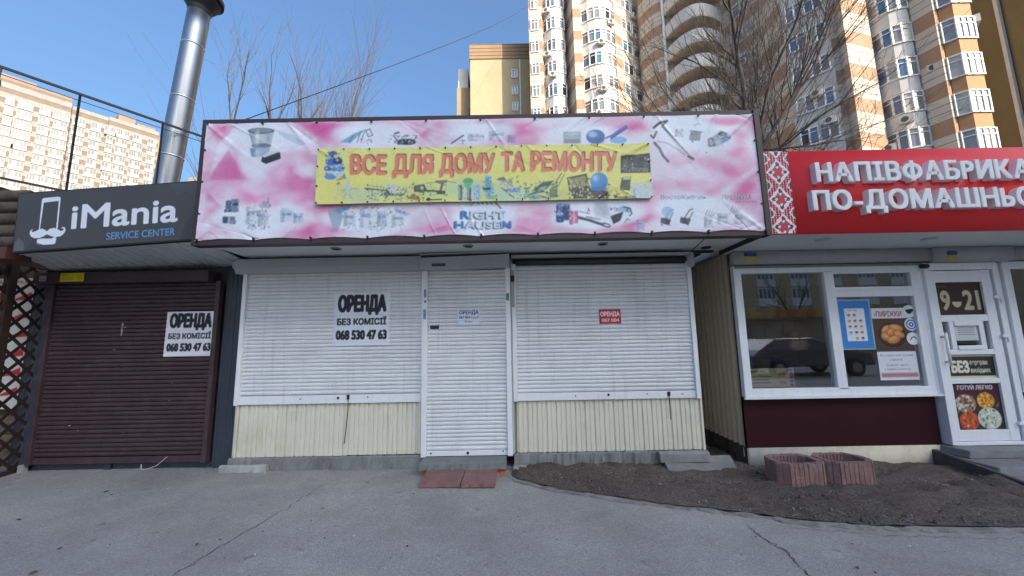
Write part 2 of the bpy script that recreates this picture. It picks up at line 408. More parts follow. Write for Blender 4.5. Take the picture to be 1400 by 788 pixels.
def crack(pts, w, seed):
    rg = np.random.default_rng(seed); p = lerp_path(pts, 46); c = MB(); L = []
    for i, (x, y) in enumerate(p):
        d = p[min(i+1, 45)]-p[max(i-1, 0)]; n = np.array([-d[1], d[0]])/np.hypot(*d)
        o = rg.normal(0, .011); ww = w*(.35+rg.random())*min(1, i/6+.25, (45-i)/6+.25); a = (x, y)+n*(o-ww/2); b = (x, y)+n*(o+ww/2)
        L.append([(a[0], a[1], gh(a[0], a[1])+.006), (b[0], b[1], gh(b[0], b[1])+.006)])
    c.sheet(L); return tag(c.build('pavement_crack', crack_m), kind='structure')
crack([(-1.92, 4.58), (-2.05, 4.43), (-2.12, 3.9), (-2.26, 3.11), (-2.3, 2.6)], .006, 1)
crack([(1.86, 3.42), (1.85, 3.18), (1.90, 2.95), (1.84, 2.69), (1.86, 2.2)], .010, 2)
crack([(1.86, 3.45), (2.3, 3.28), (3.0, 3.14), (4.2, 3.06)], .004, 3)
# soil bed in front of the food shop, edged by a worn flush kerb
edge = lerp_path([(-.06, 4.62), (.0, 4.45), (.41, 4.17), (1.1, 3.86), (1.86, 3.59), (2.33, 3.39), (2.81, 3.27), (3.87, 3.2), (5.2, 3.18), (9, 3.25)], 150)
rg = np.random.default_rng(4); rows = []
lump = rg.normal(0, 1, (60, 150))
for k in range(3): lump = (lump+np.roll(lump, 1, 0)+np.roll(lump, 1, 1)+np.roll(lump, -1, 0)+np.roll(lump, -1, 1))/3.2
lump /= lump.std()
spill = np.convolve(rg.normal(0, 1, 170), np.ones(9)/9, 'same')[10:160]*.07+rg.normal(0, .008, 150)
for a in range(60):
    t = a/59; r = []
    for b, (ex, ey) in enumerate(edge):
        yy = ey+.03-max(-.02, spill[b])*(1-t)**3+(5.6-ey)*t; xx = ex+.02*(1-t)+0.25*t*(0 if ex > .6 else (.6-ex))
        r.append((xx, yy, gh(xx, yy)+.014+(.012 if spill[b] > 0 else 0)*(1-t)**6+.020*min(1, t*6)*(1+.75*lump[a, b])+.02*t*math.sin(xx*2.1)))
    rows.append(r)
tag(MB().sheet(rows).build('soil', soil, smooth=True), kind='structure')
kb = MB(); L = []
rk = np.random.default_rng(8)
for i, (x, y) in enumerate(edge):
    d = edge[min(i+1, 149)]-edge[max(i-1, 0)]; n = np.array([-d[1], d[0]])/np.hypot(*d); e = rk.normal(0, .008); w = .075+rk.normal(0, .006)
    w *= .62*rk.uniform(.6, 1.25); zz_ = .3 if rk.random() < .12 else 1; q = [(x, y)+n*(-w+e), (x, y)+n*(-w+.012+e), (x, y)+n*.02, (x, y)+n*.032]
    z = gh(x, y); L.append([(q[0][0], q[0][1], z-.02), (q[1][0], q[1][1], z+.012*zz_), (q[2][0], q[2][1], z+.018*zz_+rk.normal(0, .002)), (q[3][0], q[3][1], z-.01)])
kb.sheet(L); tag(kb.build('kerb', mat('worn kerb', (.24, .215, .20), .95, .3, 7, .6, 60, dirt=(.07, .06, .05), dscale=4, damt=.8), smooth=False), kind='structure')
cl = MB(); rs0 = random.Random(15)
for i in range(300):
    bb = rs0.randrange(6, 125); ex, ey = edge[bb]; t = rs0.random(); xx = ex+rs0.uniform(-.1, .1); yy = ey+.05+(4.85-ey)*t
    if yy > 4.85 or xx < .1: continue
    z = gh(xx, yy)+.025; s = rs0.choice((.008, .01, .014, .02))*rs0.uniform(.7, 1.3); h = s*rs0.uniform(.4, .8); a0 = rs0.uniform(0, 6)
    q = [(xx+s*math.cos(a0+k*.9)*rs0.uniform(.7, 1.2), yy+s*math.sin(a0+k*.9)*rs0.uniform(.7, 1.2)) for k in range(7)]
    cl.hexa([(x, y, z-.015) for x, y in q], [(xx+(x-xx)*.55, yy+(y-yy)*.55, z+h*rs0.uniform(.7, 1)) for x, y in q])
tag(cl.build('soil_clods', soil, smooth=True), 'dark clods and lumps lying all over the bare soil bed', None, None, 'stuff')
# loose stones, chips and dead stalks on the soil
db = MB(); rs = random.Random(5)
for i in range(1300):
    b = rs.randrange(8, 120); ex, ey = edge[b]; t = rs.random()**1.3; xx = ex+rs.uniform(-.1, .1); yy = ey+.06+(4.85-ey)*t
    if yy > 4.82 or xx < .1: continue
    z = gh(xx, yy)+.03; s = rs.uniform(.003, .011)*(2.0 if rs.random() < .05 else 1)
    db.mi = 0 if rs.random() < .5 else (1 if rs.random() < .5 else 2)
    if rs.random() < .55:
        h = rs.uniform(.4, .9)*s; a = rs.uniform(0, 6)
        q = [(xx+s*math.cos(a+k*1.257)*rs.uniform(.7, 1.2), yy+s*math.sin(a+k*1.257)*rs.uniform(.7, 1.2)) for k in range(5)]
        db.hexa([(x, y, z-.01) for x, y in q], [(xx+(x-xx)*.6, yy+(y-yy)*.6, z+h) for x, y in q])
    else:
        a = rs.uniform(0, 3.14); l = rs.uniform(.02, .07); db.bar((xx, yy, z-.004), (xx+l*math.cos(a), yy+l*math.sin(a), z+rs.uniform(0, .012)), .0035)
tag(db.build('loose_debris', [mat('pebble', (.14, .125, .11), .9, .3, 30), mat('dead stalk', (.12, .09, .06), .9, .3, 30), mat('pale chip', (.24, .22, .2), .9, .3, 30)]), 'small stones and dead stalks scattered over the bare soil', None, None, 'stuff')
lb = MB()
for i in range(60):
    xx, yy = rs.uniform(-4.5, 5), rs.uniform(1.6, 4.4)
    e = np.interp(xx, edge[:, 0], edge[:, 1])
    if yy > e-.12 and xx > -.2: continue
    s = rs.uniform(.004, .014); a = rs.uniform(0, 3); z = gh(xx, yy)+.006; lb.mi = int(rs.random() < .35)
    lb.hexa([(xx+s*math.cos(a+k*1.57)*(1, .5, 1, .5)[k], yy+s*math.sin(a+k*1.57)*(1, .5, 1, .5)[k], z) for k in range(4)], [(xx+.8*s*math.cos(a+k*1.57)*(1, .5, 1, .5)[k], yy+.8*s*math.sin(a+k*1.57)*(1, .5, 1, .5)[k], z+.004) for k in range(4)])
tag(lb.build('pavement_litter', [mat('grit', (.1, .09, .08), .9), mat('paper scrap', (.6, .6, .58), .8)]), 'tiny grit and paper scraps scattered over the grey pavement', None, None, 'stuff')

ll = MB(); rl_ = random.Random(77)
for i in range(90):
    if i < 55: bb = rl_.randrange(8, 125); ex, ey = edge[bb]; xx = ex+rl_.uniform(-.1, .1); yy = ey+.05+(4.8-ey)*rl_.random(); z0_ = .035
    else: xx, yy = rl_.uniform(-4.5, 4.5), rl_.uniform(1.8, 4.7); z0_ = .007
    if i >= 55 and (xx > -1.2 and yy > np.interp(xx, edge[:, 0], edge[:, 1])-.2): continue
    if yy > 4.75: continue
    z = gh(xx, yy)+z0_; s = rl_.uniform(.008, .022); a0 = rl_.uniform(0, 6.3); ll.mi = rl_.randrange(3)
    p_ = lambda u, v, h: (xx+s*(u*math.cos(a0)-v*math.sin(a0)), yy+s*(u*math.sin(a0)+v*math.cos(a0)), z+h)
    h = s*rl_.uniform(.1, .5); ll.sheet([[p_(-1.2, 0, h*.4), p_(-.4, .55, h), p_(.5, .5, h), p_(1.2, 0, .3*h)], [p_(-1.2, -.02, h*.4), p_(-.4, 0, 0), p_(.5, 0, 0), p_(1.2, -.02, .3*h)], [p_(-1.2, -.04, h*.4), p_(-.4, -.55, h*.8), p_(.5, -.5, h), p_(1.2, -.04, .3*h)]])
tag(ll.build('leaf_litter', [mat('brown leaf', (.14, .085, .045), .8, .3, 30), mat('grey leaf', (.17, .15, .125), .8, .3, 30), mat('dark leaf', (.06, .04, .028), .8, .3, 30)]), 'last year\'s dry leaves scattered over the soil and pavement', None, None, 'stuff')
# ================================================================== far buildings
PER, BASE = 3.05, 2.5
brick_stripe = striped_mat('orange and cream brick', BASE-1.2, PER, 1.2/PER, (.40, .245, .155), (.60, .52, .43))
white_pan = mat('white balcony panel', (.64, .615, .58), .5, .05, .8, dirt=(.5, .46, .4), dscale=.5, damt=.3)
white_brk = mat('pale brick', (.60, .57, .53), .8, .06, 2, dirt=(.4, .36, .3), dscale=.4, damt=.4)
pvc = mat('window plastic', (.8, .8, .8), .4, .03, 1)
tan_u = mat('balcony underside', (.55, .45, .35), .8, .15, 1)
gl_extra = [mat('cream curtain behind glass', (.5, .46, .38), .3, .3, 1.2, spec=1), mat('open dark sash', (.03, .03, .035), .2)]
gl = [far_glass('pale far glass', (.17, .185, .20)), far_glass('far glass painted sky blue', (.06, .17, .29)), far_glass('curtained glass', (.24, .24, .235), .2)]  # the blue kind has the sky's reflection put into its base colour
ac_m = mat('air conditioner casing', (.6, .58, .54), .6, .1, 3)
ac_d = mat('air conditioner fan grille', (.08, .08, .08), .7)
gl_far = [far_glass('dim far glass', (.075, .08, .085)), gl[1], gl[2]]
def window(parent, pts, z0, z1, mull, rnd, fr=.09, glass=None, trans=True):
    """glazing strip along a plan line pts, mull panes per segment; frame with its panes as a sub-part"""
    m = MB(); p = MB(); up = (0, 0, 1)
    for (a, b) in zip(pts[:-1], pts[1:]):
        A, B = Vector((*a, 0)), Vector((*b, 0)); d = (B-A).normalized(); n = Vector((d.y, -d.x, 0))
        if n.dot(Vector((0, -1, 0))) < 0 and abs(n.y) > .2: n = -n
        o = n*.05
        for z in (z0+fr/2, z1-fr/2): m.bar(A+o+Vector((0, 0, z)), B+o+Vector((0, 0, z)), fr, fr)
        if trans:
            z = z0+(z1-z0)*.72; m.bar(A+o+Vector((0, 0, z)), B+o+Vector((0, 0, z)), fr*.7, fr*.7)
        for k in range(mull+1):
            q = A.lerp(B, k/mull)+o; m.bar(q+Vector((0, 0, z0)), q+Vector((0, 0, z1)), fr, fr)
        for k in range(mull):
            p.mi = rnd.choices((0, 1, 2, 3, 4), tuple(glass or (5, 2, 4))+(1.6, .8))[0]
            q, w = A.lerp(B, k/mull)+n*.03, A.lerp(B, (k+1)/mull)+n*.03
            p.face([(q.x, q.y, z0), (w.x, w.y, z0), (w.x, w.y, z1), (q.x, q.y, z1)])
    f = m.build('window', pvc, parent); p.build('pane', gl+gl_extra, f); return f
def aircon(parent, a, n, z):
    """a: plan point on the wall, n: outward normal"""
    n = Vector((*n, 0)).normalized(); t = Vector((-n.y, n.x, 0)); c = Vector((a[0], a[1], z))+n*.28
    q = [c+t*i*.42+n*j*.17 for i, j in ((-1, -1), (1, -1), (1, 1), (-1, 1))]
    m = MB(); m.hexa([p-Vector((0, 0, .3)) for p in q], [p+Vector((0, 0, .3)) for p in q])
    for s in (-.3, .3): m.bar(c+t*s-n*.28-Vector((0, 0, .33)), c+t*s+n*.15-Vector((0, 0, .33)), .05)
    o = m.build('air_conditioner', ac_m, parent)
    f = MB(); f.face([c+n*.18+t*(.23*math.cos(k*.4488)-.08)+Vector((0, 0, .23*math.sin(k*.4488))) for k in range(14)]); f.build('fan_grille', ac_d, o)
def arc(a, b, bulge, n=5):
    a, b = np.array(a, float), np.array(b, float); d = b-a; nn = np.array([d[1], -d[0]])/np.hypot(*d)
    if nn[1] > 0: nn = -nn
    return [tuple(a+d*t+nn*bulge*(1-(2*t-1)**2)) for t in np.linspace(0, 1, n+1)]
T = lambda t, y: (t*y, y)

# ---- tower with the white rounded bays (centre)
rw = random.Random(11)
t1 = thing('apartment_tower', 'tall orange and cream striped tower with white rounded glazed bays behind the billboard', 'apartment building', (9, 46, 0), 'striped apartment towers')
fr = [T(.0617, 44.5), T(.0985, 44.3), T(.1035, 45.2), T(.162, 44.9), (7.55, 45.6), T(.1889, 42.8), T(.2116, 42.8), T(.213, 43.6), T(.305, 43.9), T(.3065, 43.4), T(.386, 46.6), (18.2, 58), (3.7, 58)]
MB().prism(fr, 0, 56).build('wall', brick_stripe, t1)
MB().prism([(3.2, 45.3), (16.8, 47.5), (17.2, 57.4), (4.2, 57.4)], 56, 57.2).build('roof', concrete, t1)
bayL = arc(T(.1042, 45.0), T(.162, 44.4), .75, 5); bayW = arc(T(.2125, 43.5), T(.306, 43.6), 1.0, 6)
for nm, bay, tail in (('bay_wall', bayL, [(7.3, 46.5), (4.8, 46.5)]), ('bay_wall', bayW, [(13.2, 45), (9.4, 45)])):
    MB().prism(bay+tail, 0, 55.5).build(nm, white_pan, t1)
    for k in range(8, 18):
        z = .9+PER*k
        r_ = MB(); 
        for a, b in zip(bay[:-1], bay[1:]): r_.bar((a[0], a[1]-.02, z-1.36), (b[0], b[1]-.02, z-1.36), .12, .08)
        r_.build('bay_ledge', tan_u, t1)
for k in range(8, 18):
    z = .9+PER*k
    window(t1, bayL[0:6], z, z+1.68, 1, rw, .10); window(t1, bayW[0:7], z, z+1.72, 1, rw, .12)
    window(t1, [T(.068, 44.45), T(.088, 44.36)], z+.1, z+1.7, 2, rw, .10)
    window(t1, [T(.327, 44.2), T(.352, 45.2)], z+.05, z+1.6, 2, rw, .10)
    window(t1, [T(.357, 45.4), T(.372, 46.0)], z+.05, z+1.6, 1, rw, .10)
for k, (a, n) in zip((15, 14, 13, 11, 10, 12, 9, 11, 13, 10, 12, 14), ((bayW[4], (0, -1)), (T(.36, 45.5), (.62, -.78)), (bayW[5], (.2, -1)), (bayL[2], (0, -1)), (bayW[3], (0, -1)), (bayW[3], (0, -1)), (bayW[2], (0, -1)), (T(.355, 45.3), (.62, -.78)), (T(.353, 45.2), (.62, -.78)), (T(.37, 45.9), (.62, -.78)), (bayL[1], (-.3, -1)), (bayL[1], (-.3, -1)))):
    aircon(t1, a, n, .55+PER*k)

# ---- stepped tower on the right, from the curved balconies to the last orange-banded bay
t2 = thing('apartment_tower', 'stepped striped tower with curved open balconies and orange-banded bays behind the red sign', 'apartment building', (27, 38, 0), 'striped apartment towers')
fr = [(16.87, 44.5), (17.5, 43.1), (18.2, 42.3), T(.4445, 42.0), (19.6, 43.4), (25.0, 41.2), (24.4, 39.7), (25.2, 37.6), T(.733, 35.5), (25.9, 32.9), T(.92, 30.4), T(.938, 30.2), T(.963, 29.3), T(1.036, 30.1), (32.0, 30.9), T(1.155, 28.9), T(1.16, 28.7), T(1.226, 27.5), T(1.238, 27.5), (34.75, 27.8), (35.9, 27.7), (37.2, 33), (37, 50), (17.5, 50)]
MB().prism(fr, 0, 52).build('wall', brick_stripe, t2)
MB().prism([(19, 45), (26, 42), (29, 32), (35.4, 29), (36.4, 49), (18.5, 49)], 52, 53.4).build('roof', concrete, t2)
S2 = 17.8                                                           # top of an orange band
# right bay
rb = [T(1.2395, 27.45), T(1.2836, 26.9), T(1.335, 26.9), (36.6, 28.4)]
ofc = mat('orange facing', (.42, .22, .095), .75, .1, 1.5, .1, 12)
for k in range(-1, 7): MB().prism(rb+[(34.6, 28.6)], S2+PER*k-1.2, S2+PER*k).build('bay_band', ofc, t2)
m = MB().prism([(rb[0][0]+.06, rb[0][1]+.1), (rb[1][0]+.03, rb[1][1]+.08), (rb[2][0]-.06, rb[2][1]+.08), (36.4, 28.4), (34.7, 28.6)], 5, 44); m.build('bay_core', inside_m, t2)
for k in range(-2, 6):
    z = S2+PER*k; window(t2, [rb[0], rb[1]], z, z+1.84, 1, rw, .1, (3, 1, 5)); window(t2, [rb[1], rb[2]], z, z+1.84, 3, rw, .09, (3, 1, 5))
    window(t2, [rb[2], rb[3]], z, z+1.84, 1, rw, .1)
# white bay on the flank before it
b2 = arc((31.55, 30.45), T(1.153, 28.85), .55, 4)
MB().prism(b2+[(34, 30), (33, 32)], 0, 51.5).build('bay_wall', white_pan, t2)
for k in range(-2, 6):
    z = 19.25+PER*k; window(t2, b2, z, z+1.72, 1, rw, .1, (4, 3, 3))
    r_ = MB()
    for a, b in zip(b2[:-1], b2[1:]): r_.bar((a[0]-.02, a[1]-.02, z-1.3), (b[0]-.02, b[1]-.02, z-1.3), .14, .08)
    r_.build('bay_ledge', tan_u, t2)
# pale recessed bay, most panes coloured blue for mirrored sky
bl = [(25.75, 32.7), (26.85, 31.55), T(.92, 30.25)]
MB().prism(bl+[(29, 32), (27, 34)], 0, 51.5).build('bay_wall', white_brk, t2)
for k in range(-2, 6):
    z = 21.1+PER*(k-1); window(t2, [(25.95, 32.45), (26.8, 31.52)], z, z+1.6, 2, rw, .1, (2, 6, 1)); window(t2, [(26.9, 31.45), (27.65, 30.42)], z, z+1.6, 2, rw, .1, (2, 6, 1))
# narrow windows in the brick flank
for k in range(2, 8):
    z = S2+PER*(k-1)-.1; window(t2, [(24.85, 38.25), (25.15, 37.4)], z, z+1.5, 1, rw, .1)
# curved balconies
A, B = (18.85, 41.9), (24.4, 39.6)
oc = arc(A, B, 2.3, 14); ic = arc((18.95, 42.05), (24.3, 39.85), 2.15, 14)
MB().prism([(18.9, 42.0), (24.5, 39.8), (24.9, 41.1), (19.6, 43.3)], 0, 51).build('balcony_recess', mat('balcony back wall', (.42, .33, .25), .8, .2, 1), t2)
for k in range(6, 16):
    z = 27.4+PER*(k-8)+.55
    m = MB(); n = len(oc)
    m.sheet([[(x, y, z) for x, y in oc], [(x, y, z+1.4) for x, y in oc], [(x, y, z+1.4) for x, y in ic], [(x, y, z) for x, y in ic]])
    pp = m.build('balcony', white_pan, t2)
    MB().prism(oc+[(25.0, 41.0), (19.6, 43.2)], z-.2, z).build('slab', tan_u, pp)
    if k % 2: MB().prism([(20.3+k*.1, 41.15), (21.9+k*.1, 40.5), (22.1, 41.8), (20.6, 42.4)], z+.02, z+2.4).build('partition', white_brk, pp)
MB().bar((18.75, 41.9, 0), (18.75, 41.9, 51), .22).build('downpipe', pvc, t2)
for (x, y), z in (((33.9, 28.3), 22.4), ((36.2, 27.3), 25.6), ((26.9, 31.3), 22.4), ((27.3, 30.8), 19.6), ((32.2, 29.4), 18.7), ((31.2, 30.1), 16.6)):
    aircon(t2, (x, y), (-.7, -.7) if x < 36 else (.6, -.5), z)

# ---- block at the right edge: shade on yellow render put into its olive colour
ol = thing('apartment_building', 'plain yellow block wall darkened to olive for shade with a pale drainpipe at the right edge of the towers', 'apartment building', (50, 38, 0))
MB().prism([(42.6, 28), (60, 26), (62, 50), (44.2, 50)], 0, 52).build('wall', mat('yellow render darkened for shade', (.17, .135, .07), .85, .1, .5, .2, 5, dirt=(.12, .095, .05), dscale=.3, damt=.4), ol)
MB().prism([(43.2, 28.6), (59.4, 26.6), (61.4, 49.4), (44.8, 49.4)], 52, 52.8).build('roof', concrete, ol)
MB().bar((42.48, 30.1, 0), (42.48, 30.1, 52), .26).build('drainpipe', mat('zinc pipe', (.5, .5, .5), .5, .1, 2), ol)

# ---- yellow block
yb = thing('apartment_building', 'plain yellow block with a brown tiled parapet, left of the striped towers', 'apartment building', (-1, 52, 0))
YY = 48.8; yel = mat('yellow render', (.45, .365, .23), .85, .06, .6, dirt=(.34, .26, .14), dscale=.4, damt=.3)
zt = .84*YY+EYE
MB().box(-.1065*YY, 3.6, YY, YY+9, 0, zt-2.2).build('wall', yel, yb)
MB().box(-.1065*YY-.12, 3.7, YY-.12, YY+9.1, zt-2.2, zt).build('parapet', striped_mat('brown tile', 0, .55, .1, (.08, .05, .04), (.33, .21, .12), 1), yb)
MB().box(-.1495*YY, -.1065*YY-.125, YY+1.8, YY+9, 0, .765*YY).build('side_wing', mat('side wing render', (.36, .28, .17), .85, .1, .6), yb)
MB().box(-.147*YY, -.118*YY, YY+2.2, YY+6, .765*YY, .80*YY+EYE).build('roof_hut', white_pan, yb)
for zz in (.7475, .697, .648, .598, .548):
    window(yb, [(.0105*YY, YY), (.0255*YY, YY)], zz*YY+EYE-.65, zz*YY+EYE+.65, 2, rw, .12, (8, 1, 0), False)
MB().bar((.033*YY, YY-.1, 0), (.033*YY, YY-.1, zt-2.4), .14).build('downpipe', pvc, yb)
MB().bar((-.112*YY, YY+1.5, 20), (-.112*YY, YY+1.5, 34), .3).build('downpipe', mat('rain pipe', (.2, .15, .1), .6), yb)

# ---- long pale block far left
lb_ = thing('apartment_building', 'long pale many-storeyed block seen past the steel flue on the left', 'apartment building', (-130, 112, 0))
PA, PB = np.array([-1.62*90, 90.]), np.array([-.965*125, 125.])
du = (PB-PA)/np.hypot(*(PB-PA)); nn = np.array([du[1], -du[0]]); LEN = np.hypot(*(PB-PA))
on = lambda s, o=0: tuple(PA+du*s+nn*o)
pale = striped_mat('pale panel rows', .6, 3.0, .42, (.185, .145, .115), (.28, .262, .243), 1, .15)
m = MB(); h1, h2 = 76.5, 75.3
for s0, s1, o, h in ((0, 23, 0, h1), (23, 31, -.8, h1-1.3), (31, LEN, 0, h2)):
    m.prism([on(s0, o), on(s1, o), on(s1, -14), on(s0, -14)], 0, h)
m.build('wall', pale, lb_)
m = MB()
for s0, s1, h, hh in ((2, 16, h1, 1.6), (16, 23, h1, .8), (33, 37, h2, 2.2), (37.5, LEN-1, h2, .9)): m.prism([on(s0, -.4), on(s1, -.4), on(s1, -8), on(s0, -8)], h, h+hh)
m.build('roof_parapet', mat('roof parapet', (.26, .19, .15), .8, .1, .3), lb_)
MB().prism([on(LEN+.03, -.4), on(LEN+5, -2), on(LEN+5, -12), on(LEN+.03, -12)], 0, h2-1.4).build('end_wing', mat('yellow end wall', (.36, .27, .14), .85, .06, .3), lb_)
pvc_far = mat('balcony facing', (.36, .335, .31), .5, .15, .05)
def far_win(w, h, n, gi):
    f = MB(); p = MB()
    for k in range(n+1): f.box(-w/2+w*k/n-.07, -w/2+w*k/n+.07, -.1, .02, 0, h)
    for z in (0, h): f.box(-w/2-.07, w/2+.07, -.1, .02, z-.07, z+.07)
    f.box(-w/2-.1, w/2+.1, -.16, .02, -1.15, -.08)
    for k in range(n):
        p.mi = gi[k % len(gi)]; p.face([(-w/2+w*k/n, -.02, 0), (-w/2+w*(k+1)/n, -.02, 0), (-w/2+w*(k+1)/n, -.02, h), (-w/2+w*k/n, -.02, h)])
    return f, p
kinds = [far_win(2.6, 1.5, 4, (0, 2, 0, 0)), far_win(2.0, 1.5, 3, (0, 0, 2)), far_win(3.2, 1.6, 6, (0, 0, 0, 2)), far_win(1.4, 1.4, 2, (0, 0))]
ang = math.atan2(du[1], du[0])
cols = []; s = 1.6
while s < LEN-1: k = rw.choice((0, 1, 2, 0, 1, 3)); cols.append((s, k)); s += (3.6, 3.1, 4.2, 2.7)[k]
spots = []
for row in range(24, 7, -1):
    for (s, k) in cols:
        z = 1.35+3.0*row
        if row < 13 and s > 40: pass
        spots.append((row, s, k, z))
made = {}; rest_f, rest_p = MB(), MB()
cr, sr = math.cos(ang), math.sin(ang)
for idx, (row, s, k, z) in enumerate(spots):
    if z > (h1 if s < 23 else h2)-3.2: continue
    kk = k if rw.random() < .8 else rw.randrange(3)
    q = on(s, .06 if not 23 < s < 31 else -.74)
    if len([1 for o in lb_.children if o.name.startswith('window')]) < 96:
        if kk not in made:
            f, p = kinds[kk]; fo = f.build('window', pvc_far, lb_); po = p.build('pane', gl_far, None); po.parent = fo; made[kk] = (fo, po)
        else:
            a, b = made[kk]; fo = a.copy(); COL.objects.link(fo); fo.parent = lb_; po = b.copy(); COL.objects.link(po); po.parent = fo
        fo.location = Vector((q[0], q[1], z))-lb_.location; fo.rotation_euler.z = ang
    else:
        for src, dst in zip(kinds[kk], (rest_f, rest_p)):
            i0 = len(dst.v); dst.v += [(q[0]+x*cr-y*sr, q[1]+x*sr+y*cr, z+zz) for x, y, zz in src.v]
            dst.f += [tuple(i+i0 for i in f) for f in src.f]; dst.m += [v+(1 if dst is rest_p else 0) for v in src.m] if dst is rest_p else src.m
o = rest_f.build('lower_glazing', pvc_far, lb_); o['kind'] = 'stuff'
rest_p.m = [v-1 for v in rest_p.m]; rest_p.build('pane', gl_far, o)
# a small pale roof peeping between the flue and the billboard
sb = thing('apartment_building', 'small far pale roof peeping between the steel flue and the billboard', 'apartment building', (-118, 142, 0))
MB().box(-124, -108, 142, 150, 0, .47*142).build('wall', pale, sb); MB().box(-121, -112, 143, 149, .47*142, .47*142+2.5).build('roof', white_pan, sb)

# ---- street side behind the viewer: what the shop panes mirror and what throws the long shade
ob = thing('apartment_building', 'tall tan apartment block across the street, mirrored in the food shop window', 'apartment building', (46, -55, 0))
MB().box(26, 112, -64, -50, 0, 47).build('wall', mat('tan block render', (.55, .45, .28), .85, .1, .3, dirt=(.42, .34, .22), dscale=.2, damt=.4), ob)
MB().box(26.5, 111.5, -63.5, -50.5, 47, 47.8).build('roof', concrete, ob)
f, p = far_win(2.6, 1.6, 4, (2, 0, 2, 0)); w0 = None
for row in range(2, 10):
    for c in range(12):
        if w0 is None: fo = f.build('window', pvc, ob); po = p.build('pane', gl, None); po.parent = fo; w0 = (fo, po)
        else:
            fo = w0[0].copy(); COL.objects.link(fo); fo.parent = ob; po = w0[1].copy(); COL.objects.link(po); po.parent = fo
        fo.location = Vector((29+c*5.2, -49.96, 1.4+3.0*row))-ob.location; fo.rotation_euler.z = math.pi
ok = thing('street_kiosk', 'kiosk with an orange and yellow fascia across the street, mirrored in the food shop window', 'kiosk', (18, -17, 0))
MB().box(12, 25, -19, -16, 0, 2.75).build('wall', mat('kiosk wall', (.3, .3, .3), .6, .2, 1), ok)
MB().box(12, 25, -15.9, -15.3, 2.76, 3.3).build('fascia', mat('yellow fascia', (.42, .34, .13), .4), ok)
MB().box(17, 19.5, -15.29, -15.26, 2.8, 3.26).build('fascia_panel', mat('orange fascia', (.42, .17, .06), .4), ok)
for x in (12.6, 15.2, 17.8, 20.4, 22.8): MB().box(x, x+1.9, -15.99, -15.95, .6, 2.4).build('window', gl[2] if x > 17 else gl[0], ok)
car = thing('parked_car', 'grey parked saloon car at the kerb, mirrored in the food shop window', 'car', (11.9, -6.2, 0))
prof = [(9.3, .35), (9.2, .8), (9.45, 1.02), (10.1, 1.44), (11.5, 1.47), (12.6, 1.02), (13.7, .84), (13.85, .4)]
cb = MB(); cb.hexa([(x, -5.3, z) for x, z in prof], [(x, -7.0, z) for x, z in prof]); cb.build('body', mat('grey car paint', (.11, .12, .14), .12, .05, 1), car, bevel=.06)
MB().hexa([(9.75, -5.28, 1.02), (10.2, -5.28, 1.36), (11.45, -5.28, 1.39), (12.3, -5.28, 1.02)], [(9.75, -5.31, 1.02), (10.2, -5.31, 1.36), (11.45, -5.31, 1.39), (12.3, -5.31, 1.02)]).build('side_window', gl[0], car)
for x in (10.05, 12.95):
    for y in (-5.25, -7.05):
        wv = MB().tube([(x, y-.1, .33), (x, y+.1, .33)], .33, 18).build('wheel', black_m, car)
        MB().tube([(x, y-.11, .33), (x, y+.11, .33)], .19, 14).build('rim', steel, wv)

# ================================================================== bare trees
def tree(label, base, limbs, seed, spread, depth, twl, group, r0, leaves=0, th=.0035, upb=.35, bud=.36):
    """limbs: list of (start, dirvec, length, radius); grows forked shoots from each"""
    rd = random.Random(seed); tr, cr_ = MB(), MB(); lf = []
    def grow(p, d, L, r, lv):
        n = max(4, int(L/.2)); pts = [p]; q = p.copy(); dd = d.copy(); kids = []
        for i in range(n):
            dd = (dd+Vector((rd.gauss(0, .07), rd.gauss(0, .07), rd.gauss(0, .05)+.03*upb))).normalized(); q = q+dd*(L/n); pts.append(q.copy())
            if i >= 1 and lv > 0 and rd.random() < bud*(1 if L > 1 else .6): kids.append((q.copy(), dd.copy(), i/n))
        rad = [max(th*.6, r*(1-.62*i/n)) for i in range(n+1)]
        (tr if r > .02 else cr_).tube(pts, rad, 7 if r > .02 else 4, False)
        if lv > 0:
            kids.append((q, dd, .8))
            for (kp, kd, t) in kids:
                ax = Vector((rd.gauss(0, 1), rd.gauss(0, 1), rd.gauss(0, .6))); ax = (ax-kd*ax.dot(kd)).normalized()
                nd = (kd+ax*spread*rd.uniform(.55, 1.2)+Vector((0, 0, upb*rd.uniform(.2, 1)))).normalized()
                grow(kp, nd, L*rd.uniform(.42, .72)*(1.05-.35*t), max(th, r*(1-.6*t)*rd.uniform(.4, .62)), lv-1)
        elif leaves and rd.random() < leaves: lf.append(q)
    t = thing('bare_tree', label, 'tree', base, group)
    for (p, d, L, r) in limbs: grow(Vector(p), Vector(d).normalized(), L, r, depth)
    for q in lf:
        cr_.mi = 1; s = rd.uniform(.012, .028); a = Vector((rd.gauss(0, 1), rd.gauss(0, 1), rd.gauss(0, 1))).normalized()*s; b = a.orthogonal().normalized()*s*.6
        cr_.face([q-a, q+b, q+a, q-b])
    tr.build('trunk', bark, t, smooth=True); cr_.build('crown', [twig_m, leaf_m], t)
    return t
RB = (6.25, 9.0, 0)
def limbp(px, py, Y): return Vector(at(px, py, Y))
p0 = limbp(1040, 205, 9.0)
def toward(a, px, py, Y): return limbp(px, py, Y)-a
